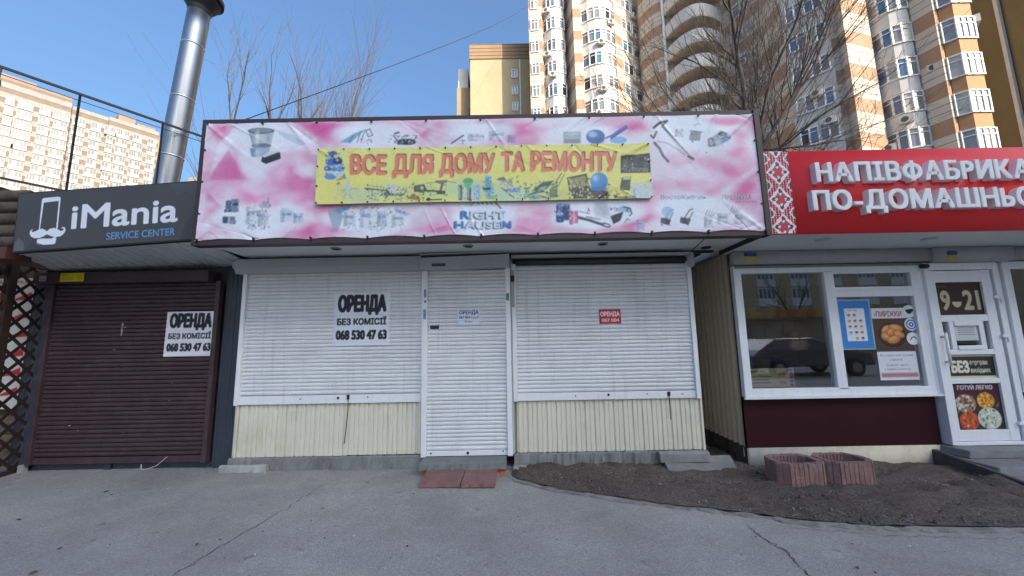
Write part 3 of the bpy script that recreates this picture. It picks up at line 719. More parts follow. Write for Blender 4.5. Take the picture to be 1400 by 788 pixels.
tree('large bare tree rising behind the corner of the pink billboard and the red sign', RB,
     [((6.2, 9.0, 0), p0-Vector((6.2, 9.0, 0)), p0.z, .11),
      (p0, toward(p0, 1185, -30, 9.4), 5.2, .045), (p0, toward(p0, 1128, 60, 8.5), 3.4, .04), (p0, toward(p0, 1075, 70, 9.6), 3.6, .035),
      (p0-Vector((0, 0, .2)), toward(p0, 1190, 130, 8.7), 2.9, .03), (p0, toward(p0, 1220, 190, 9.2), 2.9, .028),
      (p0-Vector((.05, 0, .5)), toward(p0, 1000, 60, 9.3), 4.2, .05), (p0-Vector((.1, 0, .7)), toward(p0, 930, 90, 8.9), 3.6, .04)],
     21, .55, 3, .5, 'bare trees behind the shops', .1, .35, .0048, .35, .64)
p1 = limbp(1024, 175, 11.0)
tree('straight tall bare trunk behind the right half of the pink billboard', (7.6, 11, 0),
     [((7.7, 11.0, 0), (p1.x-7.7, 0, p1.z), p1.z, .1), (p1, (.02, .02, 1), 5.5, .085), (p1-Vector((0, 0, .4)), (-.5, 0, .8), 3.6, .035), (p1+Vector((0, 0, .9)), (-.55, .1, .6), 3.2, .03), (p1+Vector((0, 0, 1.5)), (.5, -.2, .7), 3, .03)],
     5, .6, 3, .5, 'bare trees behind the shops', .1, .3, .0045)
for px, seed, ln, lab, fan in ((317, 3, 1.25, 'thin bare sapling with long upright shoots beside the steel flue', ((-.35, 1.9), (.3, 1.8))), (372, 9, 1.05, 'thin bare sapling, fuller and lower, middle of the three behind the pink billboard', ((-.5, 1.2), (0, 1.9), (.45, 1.5))),
                         (412, 14, 1.1, 'thin bare sapling crossed by the overhead cable, third behind the pink billboard', ((-.25, 1.8), (.1, 1.7), (.6, 1.0)))):
    b = limbp(px, 170, 10.0)
    tree(lab, (b.x, 10, 0), [((b.x+.05, 10, 0), (b.x-(b.x+.05), 0, b.z), b.z, .05)]+[(b-Vector((0, 0, .15)), (dx, rd_, 1), L*ln, .024) for (dx, L), rd_ in zip(fan, (.1, -.15, .2))], seed, .5, 2, .4, 'bare trees behind the shops', .05, 0, .0042, .7, .62)
b = limbp(792, 178, 12.0)
tree('sparse bare treetop just above the billboard in front of the white rounded bays', (b.x, 12, 0), [((b.x, 12, 0), (0, 0, 1), b.z, .06), (b-Vector((0, 0, .3)), (-.35, 0, 1), 1.5, .022), (b-Vector((0, 0, .3)), (.3, .1, 1), 1.4, .02), (b-Vector((0, 0, .4)), (1.2, 0, .7), 1.6, .02)], 31, .6, 2, .4, 'bare trees behind the shops', .05, .2, .0042, .5)
b = Vector((24.5, -24, 0))
tree('bare street tree across the road, mirrored in the food shop window', b, [(b, (0, 0, 1), 3.2, .16), (b+Vector((0, 0, 3)), (-.4, 0, 1), 3.5, .09), (b+Vector((0, 0, 3)), (.45, .1, 1), 3.4, .08)], 41, .6, 3, .5, 'trees across the street', .1, 0, .012)

# ================================================================== shops
def slats(x0, x1, z0, z1, y, pitch, n=26, wob=.0017, seed=0):
    rg = np.random.default_rng(seed); rows = []; z = z0
    dents = [(rg.uniform(x0, x1), rg.uniform(z0, z1), rg.uniform(.05, .16), rg.uniform(-.006, .011)) for _ in range(7)]
    prof = ((0, 0.009), (.07, .004), (.16, -.006), (.35, -.0105), (.6, -.012), (.85, -.009), (.95, .003))
    xs = np.linspace(x0, x1, n+1)
    k = 0
    while z < z1-1e-6:
        sag = rg.normal(0, wob); tl = rg.normal(0, wob*.8)
        for f, dy in prof:
            zz = min(z+f*pitch, z1); rows.append([(x, y+dy+sum(am*math.exp(-((x-dx_)**2+(zz-dz_)**2*6)/sz_**2) for dx_, dz_, sz_, am in dents)+.0015*math.sin(x*2.1+k*.9)*(wob/.0012), zz+tl*(x-x0-(x1-x0)/2)+sag) for x in xs])
        z += pitch; k += 1
    rows.append([(x, y+.009, z1) for x in xs])
    return MB().sheet(rows)
def ribs(a, b, z0, z1, pitch, depth, out):
    """ribbed sheet standing on plan line a-b, ribs vertical, out = outward normal"""
    a, b, out = np.array(a, float), np.array(b, float), np.array(out, float); L = np.hypot(*(b-a)); d = (b-a)/L
    pts = []; s = 0
    while s < L:
        for f, o in ((0, 0), (.06, -depth), (.16, -depth), (.22, 0), (.58, 0), (.62, -depth*.5), (.68, 0)):
            if s+f*pitch < L: pts.append(a+d*(s+f*pitch)+out*o)
        s += pitch
    pts.append(b)
    return MB().sheet([[(p[0], p[1], z0) for p in pts], [(p[0], p[1], z1) for p in pts]])
def shutter(parent, name, x0, x1, z0, z1, y, m, m_fr, railw, bot, pitch=.0475, seed=0, wob=.0017):
    cur = slats(x0, x1, z0+bot, z1, y, pitch, seed=seed, wob=wob)
    s = cur.build(name, m, parent)
    box('bottom_bar', (x0, x1, y-.014, y+.012, z0, z0+bot-.004), m_fr, s, .003)
    for a, b in ((x0-railw, x0), (x1, x1+railw)):
        box('guide_rail', (a, b-.001 if a < x0 else b, y-.045, y+.03, z0-.004, z1+.02), m_fr, s, .004)
    return s

# ---- the shuttered kiosk in the middle
KY = 4.9
kio = thing('shuttered_kiosk', 'closed cream kiosk with three white roller shutters under the pink billboard', 'kiosk', (-.5, 6.5, 0))
MB().box(-3.45, 2.27, KY+.06, 8.4, .15, 2.62).build('wall', cream, kio)
ribs((2.272, 8.3), (2.272, KY+.07), .15, 2.6, .11, .012, (1, 0)).build('side_cladding', tan_side, kio)
# plinth with a broken lower lip
rp = np.random.default_rng(3)
def rough_block(x0, x1, y0, y1, z0, z1, n, amp, name, m, parent=None, seed=0):
    rg = np.random.default_rng(seed); xs = np.linspace(x0, x1, n+1); L = []
    for x in xs:
        a = rg.normal(0, amp, 4); L.append([(x, y1, z0), (x, y0+a[0], z0+a[1]*.5), (x, y0+a[2]*.6+.012, z1-.015+a[1]*.3), (x, y0+.02+abs(a[2]), z1+a[3]*.4), (x, y1, z1)])
    o = MB().sheet(L); o.face(L[0][::-1]); o.face(L[-1]); return o.build(name, m, parent)
rough_block(-3.44, -1.10, KY-.03, KY+.3, -.02, .178, 60, .006, 'plinth', concrete, kio, 1)
rough_block(-.01, 2.28, KY-.04, KY+.3, -.06, .178, 70, .014, 'plinth', concrete, kio, 2)
rough_block(-3.5, -2.93, KY-.09, KY-.035, .0, .112, 12, .006, 'plinth_ledge', mat('chipped pale concrete', (.36, .36, .35), .9, .2, 6, .4, 60, dirt=(.18, .17, .16), dscale=5, damt=.6), kio, 3)
ribs((-3.37, KY), (-2.02, KY), .183, .80, .1165, .018, (0, -1)).build('cladding_panel', cream, kio)
ribs((-2.018, KY-.004), (-1.105, KY-.004), .190, .80, .1165, .018, (0, -1)).build('cladding_panel', cream, kio)
ribs((.03, KY), (2.285, KY), .183, .79, .1165, .018, (0, -1)).build('cladding_panel', cream, kio)
MB().box(-3.385, -3.362, KY-.012, KY+.05, .18, .80).build('corner_trim', cream, kio)
MB().box(2.268, 2.292, KY-.012, KY+.05, .18, .79).build('corner_trim', cream, kio)
sl = shutter(kio, 'roller_shutter', -3.345, -1.135, .80, 2.41, KY-.02, white_al, white_fr, .05, .105, seed=1)
bx = MB().hexa([(-3.49, KY-.14, 2.475), (-1.135, KY-.14, 2.475), (-1.135, KY+.05, 2.475), (-3.49, KY+.05, 2.475)], [(-3.49, KY-.14, 2.555), (-1.135, KY-.14, 2.555), (-1.135, KY+.05, 2.555), (-3.49, KY+.05, 2.555)])
bx.build('shutter_box', grey_box, sl, bevel=.006)
MB().hexa([(-3.47, KY-.10, 2.412), (-1.136, KY-.10, 2.412), (-1.136, KY+.05, 2.412), (-3.47, KY+.05, 2.412)], [(-3.47, KY-.138, 2.474), (-1.136, KY-.138, 2.474), (-1.136, KY+.05, 2.474), (-3.47, KY+.05, 2.474)]).build('shutter_box_lip', grey_box, sl)
MB().box(-3.46, -1.14, KY-.125, KY+.05, 2.556, 2.59).build('box_top_rail', grey_box, sl)
sdr = shutter(kio, 'door_shutter', -1.055, -.085, .172, 2.42, KY-.04, white_al, white_fr, .062, .062, seed=2, wob=.0022)
MB().hexa([(-1.135, KY-.19, 2.405), (-.03, KY-.19, 2.43), (-.03, KY+.05, 2.43), (-1.135, KY+.05, 2.405)], [(-1.135, KY-.20, 2.552), (-.03, KY-.20, 2.585), (-.03, KY+.05, 2.585), (-1.135, KY+.05, 2.552)]).build('shutter_box', grey_box, sdr, bevel=.006)
MB().hexa([(-1.14, KY-.19, 2.592), (-.03, KY-.19, 2.606), (-.03, KY+.05, 2.606), (-1.14, KY+.05, 2.592)], [(-1.14, KY-.19, 2.608), (-.03, KY-.19, 2.622), (-.03, KY+.05, 2.622), (-1.14, KY+.05, 2.608)]).build('box_top_rail', grey_box, sdr)
sr_ = shutter(kio, 'roller_shutter', .05, 2.215, .79, 2.46, KY-.02, white_al, white_fr, .055, .092, seed=3)
MB().box(.02, 2.25, KY+.0, KY+.055, 2.45, 2.60).build('roller_recess', dark_m, sr_)
MB().tube([(.06, KY-.03, 2.505), (2.22, KY-.03, 2.505)], .035, 14).build('roller_tube', mat('dark roller', (.05, .052, .055), .5, .3, 6), sr_, True)
MB().box(0.0, 2.27, KY-.12, KY-.02, 2.552, 2.585).build('box_top_rail', grey_box, sr_)
MB().box(2.225, 2.285, KY-.13, KY+.04, 2.40, 2.575).build('end_plate', grey_box, sr_, .01)
MB().box(-.02, .0, KY-.05, KY+.03, .18, 2.53).build('rail_gap_strip', grey_box, sr_)
MB().box(-.012, .03, KY-.075, KY-.051, 1.93, 2.40).build('conduit', mat('grey conduit', (.33, .33, .32), .5), sr_)
MB().box(-.014, .032, KY-.079, KY-.05, 2.25, 2.33).build('conduit_clip', dark_m, sr_)
# locks, screws and dangling wires
lock = MB()
for x, z, yy, r in ((-1.0, .205, KY-.058, .01), (-.56, .203, KY-.058, .016), (-.14, .22, KY-.058, .008)): lock.tube([(x, yy+.004, z), (x, yy-.006, z)], r, 10)
lock.build('lock', dark_m, sdr)
lock = MB()
for x, z in ((-2.6, .86), (-2.14, .865), (-1.78, .87)): lock.tube([(x, KY-.034, z), (x, KY-.046, z)], .014 if x == -2.14 else .007, 10)
lock.box(-2.03, -2.005, KY-.05, KY-.034, .845, .90); lock.build('lock', dark_m, sl)
lock = MB()
for x, z in ((.75, .84), (1.15, .845), (1.62, .85), (2.05, .84)): lock.tube([(x, KY-.034, z), (x, KY-.046, z)], .015 if x == 1.15 else .007, 10)
lock.box(1.87, 1.90, KY-.05, KY-.034, .82, .87); lock.build('lock', dark_m, sr_)
MB().tube([(-2.015, KY-.04, .85), (-2.02, KY-.03, .70), (-2.035, KY-.025, .5), (-2.05, KY-.022, .33)], .005, 6).build('loose_wire', black_m, kio)
MB().tube([(1.885, KY-.04, .82), (1.89, KY-.028, .7), (1.895, KY-.025, .54)], .005, 6).build('loose_wire', black_m, kio)
# worn stickers and scuffs on the rails
for i, (x, z, w, h, c) in enumerate(((-1.087, 2.12, .03, .10, (.18, .26, .32)), (-1.085, 2.02, .022, .03, (.12, .13, .15)), (-1.09, 1.86, .034, .12, (.12, .30, .48)), (-.058, 2.06, .035, .09, (.06, .2, .14)), (-.90, 2.46, .17, .035, (.07, .07, .075)), (-.97, 1.70, .11, .045, (.02, .02, .05)))):
    yy = KY-.0875 if i < 4 else (KY-.2005 if i == 4 else KY-.0535)
    MB().box(x-w/2, x+w/2, yy-.001, yy+.004, z-h/2, z+h/2).build('sticker', mat('worn sticker', c, .6, .5, 40), sdr)
for x, z in ((1.93, .60), (1.98, .62), (2.08, .68), (1.93, .54), (2.0, .55)):
    pass
# canopy
can = MB().box(-3.36, 2.70, 4.06, 5.2, 2.655, 2.80).build('canopy', soffit_m, kio)
MB().box(-3.36, 2.70, 4.04, KY+.06, 2.625, 2.651).build('soffit', soffit_m, can)
for x0, x1, yy, w in ((2.02, 2.34, 4.0, .012),):
    m = MB(); m.face([(x0+.12, 4.06, 2.6235), (x0+.135, 4.06, 2.6235), (x0+.315, KY+.02, 2.6235), (x0+.30, KY+.02, 2.6235)]); m.build('soffit_seam', dark_m, can)
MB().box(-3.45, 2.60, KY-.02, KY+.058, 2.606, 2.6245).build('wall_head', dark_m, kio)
for x, y in ((-2.05, 4.43), (-.5, 4.42), (1.07, 4.43)):
    d = MB().tube([(x, y, 2.626), (x, y, 2.612)], .062, 20).build('downlight', mat('downlight rim', (.3, .3, .3), .4), can, True)
    MB().tube([(x, y, 2.613), (x, y, 2.609)], .045, 20).build('lamp_glass', dark_m, d)
d = MB().tube([(2.42, 4.72, 2.626), (2.42, 4.72, 2.612)], .06, 20).build('downlight', dark_m, can)
MB().box(-3.3, 2.6, 5.2, 8.3, 2.64, 2.72).build('roof', mat('bitumen roof', (.06, .06, .06), .9), kio)

# ---- concrete step, orange brick course and two red tiles at the shutter door
st = thing('door_step', 'worn grey concrete step on an orange brick course before the white door shutter', 'step', (-.58, 4.7, 0))
rough_block(-1.08, -.10, 4.60, 4.86, .085, .165, 30, .006, 'step_slab', mat('grey green concrete', (.17, .185, .18), .9, .2, 5, .4, 60, dirt=(.27, .26, .24), dscale=3, damt=.6), st, 5)
rough_block(-1.06, -.115, 4.64, 4.86, .01, .084, 24, .003, 'brick_course', brick_or, st, 6)
def tile(name, label, x0, x1, ylo, yhi, seed):
    rg = np.random.default_rng(seed); n = 9; L = []
    for i in range(n+1):
        x = x0+(x1-x0)*i/n; e = rg.normal(0, .006, 2)
        y0_, z0_, y1_, z1_ = ylo+e[0], .012, yhi, .098
        L.append([(x, y1_, z1_-.05), (x, y0_+.02, -.01), (x, y0_, z0_+.012+e[1]*.4), (x, y0_+.01, z0_+.04), (x+.012, y1_-.06, z1_-.004), (x+.014, y1_, z1_)])
    m = MB().sheet(L); m.face(L[0][::-1]); m.face(L[-1])
    for k in range(1, 3): pass
    return tag(m.build(name, red_tile), label, 'paving tile', 'red paving tiles at the door step')
tile('paving_tile', 'cracked red paving tile leaning on the door step, the wider one on the left', -1.005, -.575, 4.27, 4.70, 1)
tile('paving_tile', 'rounded-edge red paving tile leaning on the door step, beside the wider cracked tile', -.565, -.215, 4.255, 4.71, 2)
tag(rough_block(-.02, .13, 4.70, 4.82, -.03, .065, 6, .006, 'broken_brick', mat('pale brick chunk', (.33, .31, .29), .9, .2, 12, .5, 60), None, 9), 'pale broken brick lying on the soil right of the door step', 'brick')

# ---- tilted broken slabs at the right corner
def slab(name, label, poly, z0, z1, h, m, grp=None):
    b = MB(); b.hexa([(x, y, z) for (x, y), z in zip(poly, z0)], [(x, y, z+h) for (x, y), z in zip(poly, z0)])
    return tag(b.build(name, m, bevel=.008), label, 'concrete slab', grp)
slab('concrete_slab', 'tilted grey concrete slab lying on the soil at the kiosk corner', [(1.74, 4.66), (2.50, 4.56), (2.62, 4.98), (1.75, 4.85)], (-.02, -.06, .04, .06), None, .055, concrete, 'slabs at the kiosk corner')
slab('concrete_slab', 'upright broken concrete slab leaning on the kiosk plinth above the tilted one', [(1.70, 4.78), (2.285, 4.78), (2.30, 4.865), (1.70, 4.865)], (.07, .07, .085, .085), None, .10, mat('paler concrete', (.27, .27, .265), .9, .2, 5, .5, 50, dirt=(.12, .12, .11), dscale=3, damt=.6), 'slabs at the kiosk corner')

# ---- billboard over the kiosk: the printed sheet is stretched on a maroon frame
BY, TILT = 4.0, 0
BX0, BX1, BZ0, BZ1 = -3.335, 2.69, 2.615, 3.945
bil = thing('billboard', 'wide pink and white printed billboard on a maroon frame over the shuttered kiosk', 'billboard', (-.3, BY, 2.62))
fm = MB()
fm.box(BX0-.045, BX1+.045, BY-.01, BY+.11, BZ1+.004, BZ1+.05); fm.box(BX0-.045, BX1+.045, BY-.01, BY+.11, BZ0-.045, BZ0-.002)
fm.box(BX0-.047, BX0-.002, BY-.012, BY+.11, BZ0-.045, BZ1+.05); fm.box(BX1+.002, BX1+.057, BY-.03, BY+.11, BZ0-.045, BZ1+.05)
fm.build('frame', frame_m, bil)
MB().box(BX0, BX1, BY+.05, BY+.10, BZ0, BZ1).build('backing', frame_m, bil)
bm = MB()
for x in (-2.5, -.3, 1.9): bm.bar((x, BY+.08, 3.7), (x, 5.4, 2.72), .05); bm.bar((x, BY+.08, 2.75), (x, 5.4, 2.75), .05)
bm.build('brace', black_m, bil)
P = Print(BX0, BX1, BZ0, BZ1, .0055, (232, 235, 243))
P.map = lambda px, py: (lambda q: (q[0], q[2]))(at(px, py, BY))
pk, pk2, ov = (222, 84, 158), (232, 140, 192), (232, 239, 248)
for x, y, rx, ry, rot, al in ((440, 240, 95, 60, 10, .35), (330, 230, 70, 60, 0, .18), (640, 225, 60, 40, 0, .2), (960, 235, 95, 38, 0, .38), (300, 250, 45, 60, 0, .2), (860, 225, 50, 60, 0, .25)): P.glow(x, y, rx, ry, pk2, rot, al)
for x, y, rx, ry, rot, al in ((440, 182, 42, 14, 15, .9), (460, 174, 60, 8, 0, .8), (300, 180, 14, 12, 0, .8), (428, 303, 22, 26, -60, .95), (446, 312, 40, 14, 0, .7), (425, 265, 16, 26, 0, .45), (290, 318, 34, 10, 20, .9), (278, 296, 12, 20, -40, .7), (345, 275, 30, 8, 40, .5), (578, 182, 12, 12, -50, .7), (608, 171, 18, 6, 0, .6),
                            (598, 302, 34, 22, 0, .75), (725, 298, 36, 22, 0, .85), (716, 178, 22, 9, 0, .7), (868, 178, 26, 13, -10, .9), (872, 298, 34, 22, 0, .95), (852, 280, 30, 12, 0, .6), (995, 167, 32, 7, 0, .8), (1003, 200, 12, 18, 20, .8), (1010, 185, 14, 8, 0, .5), (929, 246, 22, 9, 0, .6), (998, 236, 14, 10, 30, .55), (1015, 262, 26, 7, -40, .6), (975, 262, 20, 6, -30, .4), (1034, 300, 12, 18, 0, .5), (1026, 172, 8, 12, 0, .5), (890, 255, 22, 30, 0, .4), (905, 318, 50, 6, 0, .5)):
    P.glow(x, y, rx, ry, pk, rot, al, 3)
for x, y, rx, ry, rot, al in ((318, 232, 22, 18, 0, .75), (335, 238, 16, 12, 0, .5), (400, 300, 16, 12, 40, .5), (480, 285, 60, 10, 0, .5), (412, 232, 24, 40, 0, .45), (640, 172, 26, 7, 0, .5), (700, 184, 26, 10, 0, .5), (755, 176, 20, 8, 0, .5), (600, 314, 40, 8, 0, .6), (740, 316, 44, 8, 0, .6), (800, 318, 30, 5, 0, .4), (895, 200, 12, 30, 20, .5), (910, 240, 36, 16, 0, .5), (975, 225, 40, 10, 20, .4), (1020, 240, 14, 40, 0, .4), (1000, 318, 30, 5, 0, .4), (520, 172, 30, 6, 0, .4), (345, 176, 30, 6, 0, .35), (300, 322, 40, 5, 0, .6), (390, 256, 40, 14, 0, .4)): P.glow(x, y, rx, ry, pk, rot, al, 2.6)
P.poly([(311, 202), (338, 246), (287, 247)], (208, 88, 152), .45).poly([(284, 262), (312, 292), (280, 290)], pk, .5).poly([(292, 176), (322, 172), (300, 205)], pk, .35)
for k in range(22):   # bursts of fine rays beside the logo
    for cx_, sg, c0 in ((575, -1, 618), (748, 1, 702)):
        a = R(-34+68*k/21); P.line([(c0+sg*8*math.cos(a), 300+14*math.sin(a)), (c0+sg*66*math.cos(a), 300+44*math.sin(a))], .7, (236, 226, 238), .6)
for x, y, rx, ry, rot, al in ((372, 186, 56, 24, 6, .95), (352, 215, 26, 34, 0, .75), (357, 300, 68, 22, 4, .95), (415, 195, 22, 14, 10, .7), (510, 184, 56, 20, 0, .9), (505, 300, 66, 19, 2, .95), (545, 296, 60, 18, 0, .6), (660, 180, 46, 14, 0, .9), (790, 184, 46, 15, 0, .9), (820, 292, 68, 22, -4, .95), (950, 187, 60, 24, 14, .95), (958, 290, 66, 24, 4, .95), (1015, 305, 26, 14, 0, .6), (662, 300, 46, 26, 0, .95)): P.glow(x, y, rx, ry, ov, rot, al, 8)
for pts, al in (([(300, 196), (330, 172), (326, 186), (296, 230), (288, 240)], .8), ([(560, 195), (592, 171), (580, 171), (548, 186)], .7), ([(985, 262), (1040, 222), (1040, 230), (990, 268)], .6), ([(284, 300), (310, 322), (276, 316)], .7)): P.poly(pts, (232, 236, 246), al)
def cloud(p, seed, sx, sy, shear_):
    rg = np.random.default_rng(seed); f = np.zeros((p.h, p.w)); U = (p.U-p.u0)[None, :]; V = (p.V-p.v0)[:, None]
    for o in range(4):
        g = rg.random((60, 120)); x = ((U+V*shear_)/sx*2**o) % 118; y = (V/sy*2**o+0*U) % 58; x = x+0*y; i, j = y.astype(int), x.astype(int); fy, fx = y-i, x-j
        fx = fx*fx*(3-2*fx); fy = fy*fy*(3-2*fy)
        f += .5**o*((g[i, j]*(1-fx)+g[i, j+1]*fx)*(1-fy)+(g[i+1, j]*(1-fx)+g[i+1, j+1]*fx)*fy)
    return (f-f.min())/(f.max()-f.min())
for sd_, sh_, col_, lo_, am_ in ((3, .9, (226, 92, 164), 0.50, .38), (4, -.8, (214, 70, 150), .60, .42), (5, .4, (236, 240, 248), .52, .75)):
    k_ = np.clip((cloud(P, sd_, .55, .32, sh_)-lo_)/.22, 0, 1)[..., None]*am_; P.c = P.c*(1-k_)+lin(col_)*k_
for x, y, rx, ry, rot, al in ((372, 186, 50, 22, 6, .8), (352, 212, 24, 30, 0, .6), (357, 300, 64, 20, 4, .85), (510, 184, 50, 17, 0, .8), (505, 300, 62, 17, 2, .85), (660, 180, 42, 12, 0, .8), (790, 184, 42, 13, 0, .8), (820, 292, 64, 20, -4, .85), (950, 187, 56, 22, 14, .85), (958, 290, 62, 22, 4, .85), (662, 300, 46, 24, 0, .9)): P.glow(x, y, rx, ry, ov, rot, al, 8)
P.fade(5, .0, 4)
# bucket and brush
P.poly([(341, 181), (376, 181), (371, 200), (345, 199)], (196, 204, 214)).poly([(341, 181), (350, 181), (352, 199), (345, 199)], (165, 175, 190)).ell(358, 180, 18.5, 4.2, (96, 104, 116)).ell(358, 179.5, 15.5, 3, (140, 148, 156)).ell(358, 200, 14, 3.2, (120, 130, 145))
P.poly([(341, 203), (370, 202), (368, 214), (344, 215)], (158, 182, 204), .9).poly([(343, 203), (350, 203), (350, 215), (345, 215)], (110, 140, 172), .8)
P.poly([(360, 211), (384, 209), (385, 218), (364, 225), (357, 221)], (52, 56, 70)).poly([(358, 213), (372, 207), (384, 208), (362, 216)], (214, 220, 228))
# small packs bottom left
for x0, y0, x1, y1, c in ((310, 275, 318, 287, (88, 108, 130)), (318, 273, 328, 291, (120, 140, 165)), (319, 278, 327, 282, (60, 72, 98)), (306, 297, 314, 306, (70, 92, 120)), (315, 297, 323, 307, (120, 140, 166)), (308, 287, 320, 291, (60, 70, 90))): P.rect(x0, y0, x1, y1, c)
for k in range(46):
    x, y = 338+rs.random()*30, 278+rs.random()*36; P.line([(x, y), (x+rs.uniform(-5, 5), y+rs.uniform(-2, 4))], .9, rs.choice(((110, 116, 130), (70, 76, 90), (150, 150, 160))), .75)
P.rect(359, 276, 367, 285, (150, 140, 160), .7).line([(367, 271), (369, 284)], 1, (90, 90, 100))
for pts in ([(384, 284), (398, 288), (408, 300), (396, 298)], [(376, 178), (402, 186), (420, 198), (410, 200), (390, 190)]): P.poly(pts, (176, 200, 222), .7)
# chips under the yellow banner, left and right
P.poly([(448, 287), (462, 283), (470, 296), (462, 318), (456, 316)], (150, 166, 186), .8).poly([(456, 288), (478, 281), (480, 285), (464, 293)], (92, 152, 196), .85).poly([(540, 284), (562, 294), (554, 296), (540, 290)], (130, 180, 214), .8)
for k in range(60):
    x, y = 468+rs.random()*90, 284+rs.random()*32; P.ell(x, y, .7+rs.random()*.8, .6+rs.random()*.5, rs.choice(((90, 100, 120), (60, 70, 85), (150, 160, 175))), rs.uniform(0, 90), .8)
for k in range(3): P.line([(516+k*4, 298+k*5), (524+k, 300+k*6), (513+k*3, 306+k*5)], .8, (90, 100, 115), .8)
P.line([(486, 283), (494, 287), (504, 283)], .9, (120, 130, 150)).line([(498, 283), (506, 288), (516, 282)], .9, (140, 150, 165))
# top row: chair, pram, sticks, jar, sponge, roller
P.poly([(465, 196), (486, 183), (500, 178), (480, 197)], (112, 168, 200), .9)
for a, b in (((489, 196), (494, 180)), ((494, 196), (499, 181)), ((478, 196), (484, 186))): P.line([a, b], 1.1, (80, 86, 100))
P.line([(500, 180), (506, 177), (510, 186), (504, 188), (500, 178)], 1.1, (60, 64, 76))
P.ell(556, 195, 13, 4.5, (44, 50, 66)).line([(538, 186), (544, 194), (566, 194), (570, 186)], 1.6, (60, 66, 80)).line([(540, 184), (546, 182)], 2.4, (56, 60, 76)).ell(546, 196, 3, 3, (40, 44, 58))
for k in range(16): P.ell(532+rs.random()*40, 186+rs.random()*12, .9, .7, (80, 84, 100), 0, .8)
P.line([(617, 197), (634, 186)], 2.2, (78, 92, 120)).line([(630, 193), (636, 193)], 1, (100, 104, 120)).line([(633, 193), (633, 198)], 1, (100, 104, 120))
P.rect(770, 181, 794, 197, (176, 186, 196)).rect(770, 186, 794, 187, (120, 126, 136)).rect(771, 191, 793, 197, (140, 146, 150), .8)
P.ell(814, 188, 13, 10, (72, 118, 178)).ell(810, 185, 6, 4, (130, 172, 214)).ell(845, 192, 12, 5, (134, 184, 222)).poly([(832, 187), (856, 171), (858, 176), (836, 191)], (62, 96, 172)).line([(828, 190), (833, 187)], 2, (60, 66, 90))
# pliers, axe, box, camera on the right oval
P.line([(893, 176), (900, 170), (908, 167)], 3.4, (44, 44, 52)).line([(897, 181), (893, 190), (889, 186)], 2.4, (60, 60, 70)).line([(903, 169), (912, 166), (905, 173)], 2.6, (50, 48, 56))
P.line([(905, 174), (925, 195), (945, 217)], 3.2, (128, 124, 132)).line([(906, 173), (944, 215)], 1, (186, 188, 196)).line([(894, 196), (901, 204), (906, 214), (913, 222)], 3.6, (92, 96, 112)).line([(898, 194), (912, 197), (928, 207), (936, 214)], .9, (130, 140, 156)).line([(940, 215), (947, 219)], 3.4, (80, 76, 86))
P.poly([(941, 192), (944, 179), (958, 181), (956, 194)], (150, 152, 158)).line([(942, 180), (960, 182)], 1, (96, 96, 104)).line([(948, 173), (953, 170), (957, 172)], .8, (130, 136, 150))
P.poly([(968, 192), (984, 180), (996, 184), (990, 196), (976, 203), (966, 201)], (170, 180, 192)).ell(986, 187, 6, 6, (48, 54, 68)).ell(986, 187, 2.6, 2.6, (110, 118, 130)).line([(967, 192), (972, 190), (976, 200), (969, 202), (967, 192)], 1.4, (60, 64, 78)).poly([(984, 192), (998, 186), (998, 192), (986, 198)], (110, 160, 204), .8).ell(965, 210, .9, .9, (80, 80, 90))
# cans, extension lead, bag bottom right
for x, w, h, c in ((760, 11, 22, (44, 78, 140)), (770, 9, 19, (52, 74, 122))): P.rect(x, 281, x+w, 281+h, c).ell(x+w/2, 281, w/2, 2, (120, 150, 190)).ell(x+w/2, 281+h, w/2, 2, c)
P.rect(763, 286, 768, 296, (150, 184, 220), .7).rect(778, 289, 784, 308, (206, 110, 146)).rect(785, 289, 790, 306, (196, 120, 158)).rect(779, 285, 782, 289, (226, 214, 224))
P.line([(792, 290), (806, 293)], 1.2, (120, 130, 146)).line([(790, 298), (806, 302), (832, 311)], 4.2, (52, 56, 70)).line([(801, 297), (820, 301)], 1.4, (90, 96, 112)).ell(828, 309, 7, 3.4, (60, 66, 80), 20).ell(829, 309, 4, 1.7, (214, 220, 228), 20)
P.line([(806, 290), (804, 285), (803, 293)], 1.2, (180, 70, 120))
for k in range(5): P.ell(822, 287, 8+k*1.2, 9+k, (120, 128, 146), 20, .10).line([(812+k*3, 278), (822+k*2, 288), (828+k*2, 300)], .6, (130, 138, 150), .6)
P.poly([(834, 296), (852, 290), (848, 302), (838, 308)], (46, 50, 62)).poly([(838, 290), (850, 282), (860, 284), (862, 292), (852, 290)], (160, 190, 214)).line([(852, 284), (861, 286), (863, 293), (860, 296)], 1.8, (60, 64, 80))
# padlocks and keys, with the two line names
for x, y in ((911, 302), (938, 301)): P.poly([(x-8, y-4), (x+6, y-1), (x+3, y+8), (x-9, y+4)], (72, 76, 88)).line([(x-2, y-3), (x+4, y-13), (x+9, y-15)], 1.6, (96, 100, 112)).line([(x+4, y-1), (x+9, y-11)], 1.4, (110, 114, 124))
P.ell(912, 290, 8, 7, (150, 190, 224), 0, .8)
for x, y in ((962, 294), (997, 288)):
    for k in range(4): P.line([(x+k*3.4, y+6-k), (x+5+k*3.4, y-7+k*1.5)], .9, (90, 92, 104), .85)
for k in range(4): P.line([(978+k*3, 306-k*2), (986+k*2, 292)], .5, (150, 150, 162), .7)
P.text('ВостоКабель', 903, 273, 5.6, (52, 96, 160), 62, .012)
P.text('ПРЕМІУМ', 986.5, 273, 5.4, (60, 60, 72), 38, .03).text('ПРЕМІУМ', 986, 272.6, 5.2, (222, 222, 230), 37, .005).text('качество', 1006, 277.6, 3.2, (120, 120, 132), 28, .01)
